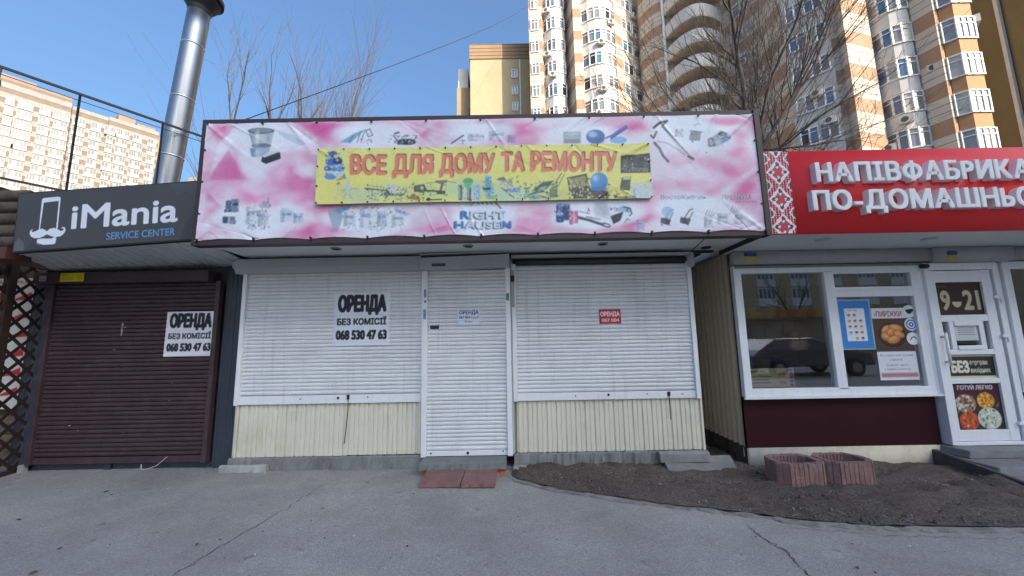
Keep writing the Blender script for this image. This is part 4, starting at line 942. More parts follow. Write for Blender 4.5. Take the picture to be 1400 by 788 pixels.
# logo in the middle
P.line([(643, 282), (650, 276), (662, 275)], 1.1, (120, 126, 150)).line([(678, 278), (685, 286)], 1.7, (40, 44, 56))
for k in range(5): P.line([(653+k*6, 277.5), (655+k*6, 280)], 1.5, (50, 54, 66))
def logo(txt, x, y, w, h, blue):
    P.text(txt, x-1.1, y+.6, h, (28, 36, 56), w, .075); P.text(txt, x+.5, y-.3, h, (214, 228, 244), w, .035)
logo('RIGHT', 631, 299.5, 59, 10, ()); logo('HAUSEN', 622.5, 313.3, 76, 10, ())
P.text('R', 631, 299.5, 10.2, (48, 128, 196), 9.6, .06).text('H', 622.5, 313.3, 10.2, (48, 128, 196), 11, .06).text('N', 687.5, 313.0, 10.4, (44, 122, 192), 11, .06).text('T', 684.5, 298.6, 9.6, (120, 178, 222), 7, .0)
P.glow(352, 190, 3, 9, (232, 236, 240), 0, .9).glow(368, 190, 3, 9, (150, 160, 174), 0, .7).glow(352, 209, 4, 5, (206, 220, 234), 0, .8)
for k in range(14): P.line([(361+k*1.7, 219-k*.35), (359+k*1.75, 223.5-k*.4)], .5, (30, 34, 46), .9)
P.scatter(310, 275, 328, 291, 26, 1.3, ((40, 50, 72), (190, 200, 212), (96, 130, 170)), 1).scatter(305, 297, 324, 307, 18, 1.2, ((50, 64, 90), (196, 206, 216), (160, 90, 90)), 2)
P.scatter(340, 280, 372, 316, 60, 1.6, ((150, 156, 168), (96, 100, 114), (206, 212, 222)), 3, .7).scatter(465, 284, 552, 318, 70, 1.0, ((120, 130, 146), (170, 180, 192), (80, 88, 102)), 4, .7)
P.scatter(540, 184, 572, 198, 40, 1.5, ((30, 34, 46), (110, 116, 130), (190, 198, 208)), 5).scatter(490, 178, 512, 198, 16, 1.2, ((80, 86, 100), (150, 158, 172)), 6)
P.glow(809, 184, 5, 4, (170, 200, 228), 0, .9).glow(820, 193, 6, 4, (44, 84, 142), 0, .7).glow(782, 185, 8, 3, (214, 220, 226), 0, .8).line([(834, 188), (856, 173)], .8, (130, 160, 214), .9)
P.scatter(758, 281, 780, 302, 34, 1.4, ((26, 50, 104), (120, 156, 206), (206, 216, 228)), 7).scatter(778, 289, 791, 308, 20, 1.3, ((226, 170, 190), (160, 60, 100), (230, 220, 226)), 8)
P.line([(792, 297), (832, 309)], 1.1, (130, 136, 150), .8).scatter(834, 284, 862, 306, 26, 1.6, ((90, 96, 110), (200, 212, 224), (30, 34, 44)), 9).line([(908, 174), (944, 213)], .7, (226, 228, 232), .9).line([(897, 198), (911, 219)], .8, (160, 166, 178), .9)
P.scatter(968, 180, 996, 202, 30, 1.8, ((96, 102, 114), (206, 212, 220), (140, 170, 200)), 10).scatter(941, 180, 958, 194, 14, 1.8, ((176, 180, 186), (120, 122, 130)), 11)
P.scatter(903, 298, 916, 310, 14, 1.6, ((46, 50, 60), (120, 124, 136)), 12).scatter(930, 298, 944, 309, 14, 1.6, ((46, 50, 60), (120, 124, 136)), 13)
for x, y, w_, h_, c_ in ((470, 290, 16, 20, (186, 204, 222)), (492, 286, 18, 26, (214, 222, 232)), (516, 290, 14, 20, (176, 192, 208)), (536, 294, 18, 16, (204, 216, 228)), (338, 284, 14, 24, (206, 214, 224)), (354, 288, 12, 22, (186, 196, 210)), (384, 288, 18, 16, (196, 212, 228)), (402, 292, 14, 14, (178, 200, 222)), (640, 184, 22, 10, (196, 210, 224)), (668, 180, 24, 14, (206, 216, 226)), (694, 186, 12, 10, (150, 170, 196)), (870, 302, 10, 14, (150, 176, 206)), (962, 298, 12, 14, (190, 196, 206)), (980, 292, 16, 16, (204, 208, 216)), (1004, 294, 12, 14, (186, 192, 202)), (922, 178, 12, 10, (198, 208, 220))):
    P.rect(x, y, x+w_, y+h_, c_, .55).rect(x, y, x+w_*.3, y+h_, tuple(int(.82*q) for q in c_), .6).rect(x+w_*.15, y+h_*.25, x+w_*.85, y+h_*.45, ((70, 120, 180), (196, 96, 120), (90, 100, 120))[int(x) % 3], .55)
    P.scatter(x, y, x+w_, y+h_, 10, 1.3, ((70, 80, 100), (226, 232, 240), (110, 130, 160)), int(x), .7)
P.fade(1, .03, 2)
def folds(seed, u0, u1, v0, v1, n, amp, corners):
    rg = np.random.default_rng(seed); F_ = []
    for _ in range(n):
        a = np.array([rg.uniform(u0, u1), rg.choice([v0, v1])]); ang = rg.uniform(.25, 1.2)*(1 if a[1] == v0 else -1); ang = ang if rg.random() < .5 else math.pi-ang
        L = rg.uniform(.3, .9); F_.append((a, a+np.array([math.cos(ang), math.sin(ang)])*L, rg.uniform(.012, .03), rg.uniform(.4, 1)*amp*rg.choice([-1, 1])))
    for c, ang, L in corners: F_.append((np.array(c), np.array(c)+np.array([math.cos(ang), math.sin(ang)])*L, .035, amp*1.4))
    def f(U, V):
        y = .006*np.sin(U*3.1+1)*np.sin(V*4)+.003*np.sin(U*9+V*5)
        for a, b, w, am in F_:
            d = b-a; L2 = d@d; t = np.clip(((U-a[0])*d[0]+(V-a[1])*d[1])/L2, 0, 1); r2 = (U-a[0]-t*d[0])**2+(V-a[1]-t*d[1])**2
            y = y+am*np.exp(-r2/(w*(.5+t))**2)*(1-t)
        return y
    return f
ffb = folds(2, BX0, BX1, BZ0, BZ1, 34, .008, [((BX0, BZ1), -.7, .9), ((BX0, BZ0), .7, .8), ((BX1, BZ1), math.pi+.7, .9), ((BX1, BZ0), math.pi-.7, .8), ((BX0+.9, BZ1), -.9, .7), ((BX0+1.2, BZ1), -2.2, .7), ((BX1-.4, BZ1), -2.1, .8)])
def place_b(U, V):
    ee = .60; sc = np.abs(np.sin((U-BX0)*math.pi/ee)); lo = np.clip(1-(V-BZ0)/.12, 0, 1)
    return U, BY-.012-ffb(U, V), V+.022*sc*lo*1.0
P.build('printed_sheet', vinyl, bil, place_b)
for x in np.arange(BX0+.02, BX1, .60):
    for z in (BZ0+.012, BZ1-.012):
        e = MB().tube([(x, BY-.005, z), (x, BY-.035, z)], .011, 8)
        if z < 3: e.bar((x, BY-.03, BZ0+.004), (x, BY-.012, BZ0-.03), .008)
        e.build('eyelet', black_m, bil)
for z in np.arange(BZ0+.3, BZ1-.1, .36):
    for x in (BX0+.012, BX1-.012): MB().tube([(x, BY-.005, z), (x, BY-.03, z)], .010, 8).build('eyelet', black_m, bil)

# ---- yellow banner tied across it
YX0, YX1, YZ0, YZ1 = -2.075, 1.512, 2.985, 3.607
YBY = 3.95
yb_ = thing('banner', 'yellow banner with big faded red lettering tied across the pink billboard', 'banner', (-.3, YBY, YZ0))
Q = Print(YX0, YX1, YZ0, YZ1, .0045, (230, 226, 134)); Q.map = lambda px, py: (lambda q: (q[0], q[2]))(at(px, py, YBY))
for k in range(12): Q.glow(440+rs.random()*440, 200+rs.random()*75, 40, 14, rs.choice(((238, 230, 116), (228, 224, 118), (236, 230, 146))), rs.uniform(-20, 20), .5)
for x, y, rx, ry, c in ((560, 262, 60, 12, (206, 216, 150)), (660, 262, 70, 12, (196, 214, 150)), (640, 255, 30, 12, (190, 216, 176)), (800, 264, 40, 10, (200, 204, 140)), (880, 266, 20, 12, (196, 214, 214)), (700, 266, 30, 10, (176, 216, 190)), (500, 268, 26, 14, (206, 220, 176))): Q.glow(x, y, rx, ry, c, 0, .8, 4)
sh, fc = (96, 48, 34), (228, 134, 108)
for txt, x, y, w, h in (('ВСЕ', 480, 238.2, 47, 25), ('ДЛЯ', 537, 237.4, 54, 25), ('ДОМУ', 601, 236.2, 74, 25), ('ТА', 686, 234.2, 30, 25), ('РЕМОНТУ', 726, 233.8, 116, 25)):
    Q.text(txt, x+.9, y-1.0, h, sh, w, .036); Q.text(txt, x-.3, y+.3, h, fc, w, .038)
# blue nosegay of sponges at the left
for x, y, rx, ry, c in ((456, 212, 6, 5, (58, 98, 172)), (452, 222, 7, 5, (70, 116, 186)), (462, 221, 7, 6, (48, 84, 158)), (458, 230, 8, 5, (96, 146, 204)), (448, 231, 5, 4, (60, 104, 178)), (466, 231, 6, 4, (120, 168, 218)), (452, 241, 9, 5, (90, 150, 212)), (462, 238, 6, 4, (206, 222, 236)), (460, 215, 2.6, 2.6, (214, 200, 110)), (450, 216, 3, 3, (150, 190, 226))): Q.ell(x, y, rx, ry, c)
for k in range(40): Q.ell(444+rs.random()*28, 209+rs.random()*36, 1.2+rs.random(), 1+rs.random()*.8, rs.choice(((40, 72, 140), (120, 160, 210), (206, 216, 226), (64, 110, 186), (216, 206, 120))), 0, .9)
Q.poly([(459, 246), (472, 241), (472, 245), (461, 248)], (178, 162, 96), .8)
# stepladder and taps
Q.line([(458, 272), (463, 252)], 1.3, (184, 210, 210)).line([(470, 272), (475, 246), (480, 272)], 2, (176, 204, 214)).line([(466, 260), (490, 258)], 1.6, (160, 190, 190)).rect(473, 246, 478, 262, (200, 216, 216)).line([(461, 252), (464, 250)], 2, (90, 100, 90))
for k in range(30): Q.ell(458+rs.random()*34, 252+rs.random()*20, .6, .6, (120, 140, 130), 0, .7)
# grinder, drill, saws
Q.line([(499, 258), (520, 260), (535, 262)], 2, (90, 100, 96)).ell(535, 258, 8, 7.5, (206, 214, 196)).line([(522, 266), (552, 266)], 3, (120, 140, 130)).poly([(524, 262), (530, 258), (534, 266), (528, 270)], (80, 90, 88))
for k in range(70): Q.ell(502+rs.random()*54, 254+rs.random()*20, .6+rs.random()*.8, .6+rs.random()*.5, rs.choice(((90, 104, 100), (150, 166, 150), (60, 70, 72), (196, 196, 160))), 0, .85)
Q.poly([(566, 254), (580, 252), (584, 260), (576, 264), (566, 262)], (94, 94, 72)).ell(577, 257, 2.2, 2.2, (206, 206, 180)).line([(580, 261), (600, 262)], 2.4, (70, 72, 66)).poly([(595, 247), (612, 246), (611, 250), (603, 252), (596, 250)], (126, 126, 112)).line([(605, 251), (602, 262)], 3.4, (112, 108, 92)).rect(597, 261, 609, 266, (84, 82, 66)).line([(582, 251), (597, 249)], .7, (96, 96, 84)).line([(612, 248), (624, 250)], .8, (96, 96, 84)).line([(583, 274), (604, 273)], 1.8, (66, 66, 56)).ell(586, 273, 3, 2.4, (64, 62, 52)).poly([(556, 272), (563, 266), (572, 268), (576, 274)], (176, 140, 84))
# bottles
for x, c in ((627, (86, 108, 96)), (633, (196, 210, 190)), (639, (92, 100, 84)), (645, (176, 200, 218)), (651, (150, 188, 222))): Q.rect(x, 253, x+5, 274, c).rect(x+1, 256, x+2, 272, (226, 232, 226), .7)
Q.ell(640, 248, 7, 4.5, (96, 176, 106)).poly([(634, 250), (646, 250), (643, 258), (637, 258)], (120, 190, 132))
# buckets, rollers, trowels
Q.rect(663, 241, 672, 257, (112, 172, 200)).ell(667, 241, 4.5, 1.5, (176, 210, 220)).poly([(661, 258), (676, 258), (673, 271), (664, 268)], (110, 178, 206)).rect(660, 257, 671, 260, (62, 74, 76)).ell(686, 246, 6, 3, (92, 122, 92)).rect(680, 247, 692, 256, (206, 214, 190)).ell(697, 250, 4, 4, (160, 166, 150)).poly([(690, 259), (711, 256), (711, 263), (692, 263)], (112, 146, 196)).line([(688, 259), (702, 270)], 1.8, (150, 110, 84)).ell(672, 270, 8, 3, (120, 186, 150), 0, .8)
for pts, c in (([(716, 270), (740, 256), (757, 250), (744, 262)], (90, 130, 110)), ([(726, 262), (742, 249), (758, 247), (748, 256)], (60, 78, 72)), ([(714, 268), (738, 266), (752, 270), (730, 273)], (120, 180, 190)), ([(752, 258), (762, 252), (762, 270), (750, 270)], (110, 116, 100)), ([(733, 258), (748, 254), (742, 264)], (150, 200, 170))): Q.poly(pts, c, .9)
Q.line([(758, 252), (768, 237)], 1.4, (96, 110, 96)).line([(762, 256), (772, 238)], 1.2, (110, 124, 110)).line([(716, 266), (748, 262)], .8, (70, 90, 84))
# tool case and helmet
Q.poly([(775, 243), (802, 237), (806, 254), (790, 262), (778, 262)], (84, 80, 56)).poly([(778, 245), (800, 240), (803, 253), (780, 258)], (150, 148, 104)).poly([(780, 262), (806, 254), (832, 262), (832, 272), (786, 272)], (76, 72, 58))
for k in range(70): Q.ell(777+rs.random()*58, 244+rs.random()*28, .7+rs.random(), .6+rs.random()*.6, rs.choice(((206, 202, 150), (60, 56, 44), (120, 116, 84), (216, 206, 110))), rs.uniform(0, 90), .8)
Q.ell(819, 248, 12, 12, (74, 148, 204)).ell(814, 244, 5, 6, (132, 192, 228), 0, .8).ell(818, 258, 11, 3.4, (58, 122, 182))
Q.poly([(850, 243), (863, 241), (861, 261), (847, 260)], (96, 98, 80)).rect(852, 241, 862, 246, (196, 200, 150)).line([(842, 270), (868, 270)], 1.6, (70, 70, 54)).ell(842, 269, 2.6, 2.2, (64, 62, 48))
Q.poly([(864, 250), (892, 248), (892, 270), (862, 270)], (190, 208, 212), .75)
for k in range(24): Q.ell(866+rs.random()*26, 252+rs.random()*18, .6, .5, rs.choice(((120, 140, 150), (90, 130, 170))), 0, .8)
# dark tool set on the right
Q.poly([(848.5, 213), (889, 209), (890, 236), (848.5, 237)], (58, 60, 60))
for k in range(60): Q.rect(850+rs.random()*37, 213+rs.random()*20, 851.4+rs.random()*38, 214+rs.random()*21, rs.choice(((120, 124, 118), (40, 42, 42), (90, 92, 88))), .55)
for k in range(9): Q.rect(864+k*2.6, 229, 865+k*2.6, 235, (150, 152, 146), .9)
for x, y in ((594, 221), (745, 214), (746, 261), (805, 270), (887, 218), (890, 244), (706, 200), (799, 199)): Q.ell(x, y, 1.4, 1.2, (240, 240, 236))
Q.scatter(498, 252, 560, 275, 80, 1.3, ((80, 92, 88), (196, 200, 170), (130, 144, 130), (50, 58, 60)), 21).scatter(562, 250, 612, 268, 46, 1.3, ((60, 60, 50), (150, 150, 130), (110, 104, 84)), 22)
Q.scatter(556, 266, 580, 275, 26, 1.4, ((150, 90, 60), (90, 110, 60), (206, 170, 110)), 23).scatter(660, 241, 712, 272, 60, 1.6, ((96, 150, 170), (150, 120, 90), (216, 220, 190), (110, 150, 110)), 24)
Q.scatter(716, 248, 762, 272, 60, 1.8, ((60, 90, 80), (150, 190, 180), (120, 160, 120), (70, 80, 70)), 25).scatter(776, 244, 834, 274, 90, 1.7, ((70, 64, 48), (196, 190, 140), (120, 114, 84), (206, 206, 196)), 26)
Q.ell(819, 248, 12, 12, (74, 148, 204)).glow(814, 243, 4, 5, (176, 216, 238), 0, .9).glow(826, 254, 5, 5, (40, 100, 164), 0, .6).ell(818, 258, 11, 3.0, (58, 122, 182))
Q.scatter(836, 256, 868, 273, 40, 1.3, ((120, 90, 60), (80, 78, 60), (190, 180, 130)), 27).scatter(850, 212, 889, 236, 70, 1.3, ((40, 42, 42), (110, 114, 110), (160, 162, 158)), 28).scatter(626, 253, 655, 274, 40, 1.1, ((70, 90, 84), (216, 222, 216), (120, 160, 190)), 29)
Q.fade(2, .035, 2)
ffy = folds(6, YX0, YX1, YZ0, YZ1, 16, .006, [((YX0, YZ1), -.5, .6), ((YX1, YZ1), math.pi+.4, .7), ((YX1-.05, YZ1), math.pi+.6, .5)])
Q.build('printed_sheet', vinyl, yb_, lambda U, V: (U+.012*(V-YZ0)/(YZ1-YZ0)*0, YBY-ffy(U, V), V))
MB().box(YX0+.004, YX1-.004, YBY+.018, YBY+.024, YZ0+.004, YZ1-.004).build('back_sheet', mat('banner back', (.5, .5, .4), .6), yb_)
for x in np.linspace(YX0+.015, YX1-.015, 14):
    for z in (YZ0+.013, YZ1-.013): MB().tube([(x, YBY+.01, z), (x, YBY-.016, z)], .008, 8).build('eyelet', black_m, yb_)
for z in (YZ0+.2, YZ0+.42):
    for x in (YX0+.012, YX1-.012): MB().tube([(x, YBY+.01, z), (x, YBY-.016, z)], .008, 8).build('eyelet', black_m, yb_)

# ---- flat posters: a sheet of paper a few millimetres thick on what it is stuck to
def poster(name, label, cat, x0, x1, z0, z1, y, draw, col=(232, 234, 238), res=.004, group=None, m=None, ripple=0, pitch=.0475, zr=0, rotx=0):
    p = Print(0, x1-x0, 0, z1-z0, res, col); draw(p); p.fade(len(label), .025, 1)
    th = lambda U: rotx*(U-(x1-x0)/2)
    def place(U, V):
        w = ripple*np.cos((z0+V-zr)/pitch*2*math.pi); return x0+U, y+w+.0*U, z0+V+th(U)
    o = p.build(name, m or paper, None, place); tag(o, label, cat, group)
    sm = o.modifiers.new('paper', 'SOLIDIFY'); sm.thickness = .0015; sm.offset = 1
    return o
ink = (24, 24, 40)
def rent(p):
    w, h = p.u1, p.v1
    p.text('ОРЕНДА', w*.085, h*.655, h*.29, ink, w*.83, .062)
    p.text('БЕЗ КОМІСІЇ', w*.07, h*.395, h*.115, ink, w*.86, .06)
    p.text('068 530 47 63', w*.06, h*.125, h*.165, ink, w*.88, .065)
    for v in (.57, .32): p.rect(0, h*v, w, h*v+.003, (205, 210, 220))
poster('rental_poster', 'white rental notice with heavy black lettering on the left white shutter', 'poster', -2.24, -1.535, 1.49, 2.15, KY-.033, rent, (224, 230, 240), .004, 'rental notices on the shutters', ripple=.0012)
def rent_s(p):
    w, h = p.u1, p.v1; c = (30, 44, 92)
    p.text('ОРЕНДА', w*.08, h*.66, h*.24, c, w*.86, .03).text('067 004-15-29', w*.08, h*.40, h*.17, (44, 60, 100), w*.86, .03).text('30 кв.м', w*.32, h*.17, h*.13, (60, 76, 110), w*.34, .02)
poster('rental_poster', 'small white rental notice with blue lettering on the door shutter', 'poster', -.685, -.41, 1.715, 1.925, KY-.054, rent_s, (218, 228, 240), .003, 'rental notices on the shutters', ripple=.001)
def rent_r(p):
    w, h = p.u1, p.v1
    p.text('ОРЕНДА', w*.06, h*.54, h*.30, (246, 226, 228), w*.88, .04).text('067 004', w*.12, h*.14, h*.24, (238, 200, 204), w*.78, .04)
    p.rect(0, h*.47, w, h*.49, (140, 20, 36))
poster('rental_poster', 'small red rental notice with white lettering on the right shutter', 'poster', 1.085, 1.355, 1.705, 1.885, KY-.034, rent_r, (196, 36, 56), .003, 'rental notices on the shutters', ripple=.001)

# ---- left service kiosk
IY = 5.0
ik = thing('service_kiosk', 'dark navy service kiosk with a brown roller shutter, left of the pink billboard', 'kiosk', (-4.9, 6.3, 0))
MB().box(-6.08, -3.5, IY+.06, 8, .02, 2.6).build('wall', navy, ik)
ribs((-3.715, IY-.0), (-3.46, IY-.0), .04, 2.5, .13, .008, (0, -1)).build('cladding_panel', navy, ik)
ribs((-6.07, IY+.02), (-3.715, IY+.02), .03, .125, .35, .008, (0, -1)).build('cladding_panel', navy, ik)
ribs((-6.2, IY-.02), (-5.94, IY-.02), .03, 2.5, .13, .008, (0, -1)).build('cladding_panel', navy, ik)
bs = shutter(ik, 'roller_shutter', -5.875, -3.80, .125, 2.33, IY-.03, brown_al, brown_al, .055, .08, pitch=.0535, seed=9)
MB().hexa([(-6.06, IY-.16, 2.335), (-3.84, IY-.16, 2.335), (-3.84, IY+.05, 2.335), (-6.06, IY+.05, 2.335)], [(-6.06, IY-.17, 2.475), (-3.84, IY-.17, 2.475), (-3.84, IY+.05, 2.475), (-6.06, IY+.05, 2.475)]).build('shutter_box', brown_al, bs, bevel=.006)
sc_ = MB()
for k in range(16):
    x, z = rs.uniform(-5.6, -4.2), rs.uniform(.3, 1.9)
    sc_.box(x, x+rs.uniform(.006, .03), IY-.0415, IY-.039, z, z+rs.uniform(.004, .012))
sc_.box(-4.985, -4.965, IY-.0415, IY-.039, 1.67, 1.83); sc_.build('scuff_marks', mat('scratched metal', (.30, .27, .27), .6, .4, 40), bs)
MB().box(-6.0, -5.94, IY-.08, IY-.02, .0, .13).build('rail_foot', mat('pale foot cap', (.3, .32, .36), .6), bs)
MB().box(-5.02, -4.95, IY-.012, IY+.02, .015, .12).build('base_strut', navy, ik)
# soffit: corrugated sheet running back from the sign
sf = ribs((-5.42, 0), (-3.43, 0), 0, 1, .11, .012, (0, -1))
pts = [p for p in sf.v[:len(sf.v)//2]]; L1 = []; L2 = []
for (x, y, z) in pts:
    t = (x+5.42)/1.99; L1.append((x, 4.12, 2.575+.11*t+y*1.0)); L2.append((x-.35*(1-t)*1.6, IY+.05, 2.50+.07*t+y))
MB().sheet([L1, L2]).build('soffit', mat('corrugated soffit', (.62, .63, .64), .5, .12, 2, dirt=(.15, .15, .15), dscale=2, damt=.5), ik)
MB().hexa([(-5.44, 4.14, 2.66), (-3.42, 4.14, 2.76), (-3.42, 8, 2.72), (-6.1, 8, 2.66)], [(-5.44, 4.14, 2.70), (-3.42, 4.14, 2.80), (-3.42, 8, 2.76), (-6.1, 8, 2.70)]).build('roof', black_m, ik)
def rent_l(p):
    rent(p)
poster('rental_poster', 'white rental notice with heavy black lettering on the brown shutter', 'poster', -4.41, -3.79, 1.395, 1.96, IY-.046, rent_l, (222, 224, 230), .004, 'rental notices on the shutters', ripple=.0016, pitch=.0535)
def ylab(p):
    w, h = p.u1, p.v1; p.text('ЗДАМО', w*.08, h*.68, h*.16, (70, 60, 10), w*.22, .02)
    for v in (.42, .22): p.line([(w*.08, h*v), (w*.55, h*v)], .006, (110, 100, 20))
    p.rect(w*.72, h*.2, w*.92, h*.8, (190, 176, 40))
poster('sticker_label', 'yellow sticker on the brown shutter box', 'sticker', -5.70, -5.40, 2.355, 2.465, IY-.175, ylab, (214, 198, 32), .004)
def wlab(p): p.rect(.01, .01, p.u1-.01, p.v1-.01, (120, 116, 120)); p.rect(.02, .04, p.u1-.02, .05, (190, 186, 190))
poster('sticker_label', 'small grey sticker on the brown shutter box beside the yellow one', 'sticker', -5.965, -5.875, 2.365, 2.435, IY-.175, wlab, (150, 146, 150), .004)
MB().tube([(-3.66, IY-.02, .04), (-3.72, IY-.06, .10), (-3.75, IY-.08, .05)], .003, 5).build('loose_wire', black_m, ik)
cw = MB().tube([(-4.55, IY-.04, .06), (-4.5, IY-.09, .12), (-4.46, IY-.12, .07), (-4.4, IY-.13, .075), (-4.3, IY-.1, .11), (-4.22, IY-.06, .2)], .004, 5).build('cable_scrap', mat('pale cable', (.5, .47, .46), .6)); tag(cw, 'loose pale cable scrap lying at the foot of the brown shutter', 'cable')

# ---- its sign board
SA = math.atan2(2.676-2.569, -3.437+5.381)
SO = np.array([-5.392, 4.1, 2.568])
sg = thing('shop_sign', 'dark grey service centre sign with a white moustached phone emblem', 'sign', (-4.4, 4.1, 2.6))
SW, SH = 1.955, .652
cs, sn = math.cos(SA), math.sin(SA)
Sg = Print(0, SW, 0, SH, .004, (72, 71, 73))
def smap(px, py):
    q = at(px, py, 4.1)-SO; return (q[0]*cs+q[2]*sn, -q[0]*sn+q[2]*cs)
Sg.map = smap
wv = (222, 228, 238)
def ph(px, py): return (px/2.2514, py/2.2514)
for q in ([(120, 715), (122, 700), (128, 640), (133, 614), (186, 607), (183, 640), (176, 705)],): pass
Sg.map = None
def sp(px, py): return smap(px/4.64, 230+py/4.64)        # from an enlarged view of the emblem
def rrect(x0, y0, x1, y1, r, col):
    pts = []
    for cx_, cy_, a0 in ((x1-r, y0+r, -90), (x1-r, y1-r, 0), (x0+r, y1-r, 90), (x0+r, y0+r, 180)):
        for k in range(7): a = R(a0+k*15); pts.append((cx_+r*math.cos(a), cy_+r*math.sin(a)))
    return pts
def shear(pts, ): return [sp(x, y) for x, y in pts]
Sg.poly(shear([(276, 192), (372, 182), (386, 186), (386, 196), (362, 440), (352, 478), (340, 484), (244, 488), (234, 480), (246, 420), (268, 202)]), wv)
Sg.poly(shear([(280, 220), (376, 208), (358, 385), (254, 395)]), (72, 71, 73))
Sg.poly(shear([(238, 395), (368, 385), (362, 446), (240, 452)]), (72, 71, 73))
mo = [(300, 402), (270, 384), (246, 392), (226, 402), (210, 408), (200, 398), (212, 392), (206, 388), (194, 398), (190, 416), (200, 436), (222, 446), (254, 444), (280, 432), (300, 420), (322, 430), (352, 440), (388, 432), (410, 412), (418, 392), (412, 376), (396, 374), (392, 384), (406, 382), (404, 396), (388, 400), (366, 388), (344, 380), (318, 386)]
Sg.poly(shear(mo), wv)
Sg.poly(shear([(240, 452), (262, 448), (300, 428), (330, 444), (356, 438), (350, 476), (338, 483), (244, 488), (234, 480)]), wv)
Sg.poly(shear([(262, 448), (300, 428), (332, 444), (330, 448)]), (72, 71, 73))
bl_ = smap(98, 312); br_ = smap(242, 304); Sg.text('iMania', bl_[0], bl_[1]-.005, .275, wv, br_[0]-bl_[0], .022, slant=0)
bl_ = smap(145.5, 328); br_ = smap(239, 321.5); Sg.text('SERVICE CENTER', bl_[0], (bl_[1]+br_[1])/2, .082, (96, 156, 206), br_[0]-bl_[0], .006)
Sg.poly([(0, 0), (.12, .0), (.10, .09), (.05, .14), (.01, .1)], (96, 102, 112), .8).poly([(SW, SH), (SW-.3, SH), (SW-.22, SH-.14), (SW-.1, SH-.1), (SW, SH-.2)], (76, 78, 84), .8).poly([(SW, 0), (SW-.16, 0), (SW-.1, .2), (SW, .3)], (58, 60, 66), .8).poly([(.12, 0), (.4, 0), (.3, .06), (.2, .1)], (58, 60, 68), .8)
Sg.build('printed_face', vinyl, sg, lambda U, V: (SO[0]+U*cs-V*sn, 4.1-.003+0*U, SO[2]+U*sn+V*cs))
def sq(u, v, y): return (SO[0]+u*cs-v*sn, y, SO[2]+u*sn+v*cs)
MB().hexa([sq(-.012, -.012, 4.1), sq(SW+.012, -.012, 4.1), sq(SW+.012, -.012, 4.17), sq(-.012, -.012, 4.17)], [sq(-.012, SH+.012, 4.1), sq(SW+.012, SH+.012, 4.1), sq(SW+.012, SH+.012, 4.17), sq(-.012, SH+.012, 4.17)]).build('sign_box', black_m, sg)

# ---- steel flue
fl = thing('steel_flue', 'leaning steel chimney flue with a dark rain cap behind the service sign', 'chimney', (-5.95, 6.3, 2.7))
a, b = Vector((-5.99, 6.3, 2.7)), Vector((-5.60, 6.3, 7.6))
Cc = lambda t: a.lerp(b, t)
MB().tube([Cc(k/10) for k in range(11)], .170, 28).build('pipe', steel, fl, True)
for t in (.20, .42, .64, .85):
    MB().tube([Cc(t-.004), Cc(t), Cc(t+.004)], [.171, .178, .171], 28).build('seam_ring', mat('bright seam', (.75, .77, .8), .25, metal=1), fl, True)
MB().tube([Cc(.985), Cc(1.0), Cc(1.03), Cc(1.04)], [.172, .19, .29, .29], 28).build('cap_collar', black_m, fl)
MB().tube([Cc(1.04), Cc(1.055), Cc(1.12)], [.335, .335, .06], 28).build('rain_cap', black_m, fl)
# ---- roof railing frame
rr = thing('roof_railing', 'dark thin metal railing frame rising above the service kiosk roof', 'railing', (-6, 5.4, 2.7))
def rl(t): return Vector((-6.6-.62*0, 4.6, 0)).lerp(Vector((-5.33, 6.45, 0)), t)
MB().bar(rl(-.25)+Vector((0, 0, 5.17)), rl(1)+Vector((0, 0, 5.17)), .026, .032).build('top_rail', black_m, rr)
MB().bar(rl(-.25)+Vector((0, 0, 5.07)), rl(1)+Vector((0, 0, 5.07)), .008).build('wire', black_m, rr)
MB().bar(rl(-.25)+Vector((0, 0, 3.70)), rl(.7)+Vector((0, 0, 3.70)), .026).build('lower_rail', black_m, rr)
for t, z1 in ((.31, 5.17), (.72, 5.17)): MB().bar(rl(t)+Vector((0, 0, 2.68)), rl(t)+Vector((0, 0, z1)), .02).build('post', black_m, rr)
MB().bar(rl(-.05)+Vector((0, 0, 3.85)), rl(.12)+Vector((0, 0, 3.2)), .02).build('stay', black_m, rr)
lp = MB().tube([rl(.0)+Vector((0, 0, 5.16)), rl(.0)+Vector((0, -.01, 5.0)), rl(.0)+Vector((0, -.02, 4.98)), rl(.0)+Vector((0, -.06, 4.93)), rl(.0)+Vector((0, -.12, 4.84))], [.012, .012, .04, .08, .10], 14).build('floodlight', mat('lamp shell', (.1, .08, .08), .5), None, True); tag(lp, 'small dark round floodlight hanging on the roof railing at the left edge', 'lamp')
# ---- overhead cable
pts = [Vector((-3.2, 4.1, 3.98)).lerp(Vector((2.7, 44.4, 44.3)), t)-Vector((0, 0, 1.2*4*t*(1-t)*.35)) for t in np.linspace(0, 1, 24)]
tag(MB().tube(pts, [.006+.02*t for t in np.linspace(0, 1, 24)], 6).build('overhead_cable', black_m), 'thin black cable sloping up from the billboard corner across the sky to the tower', 'cable')

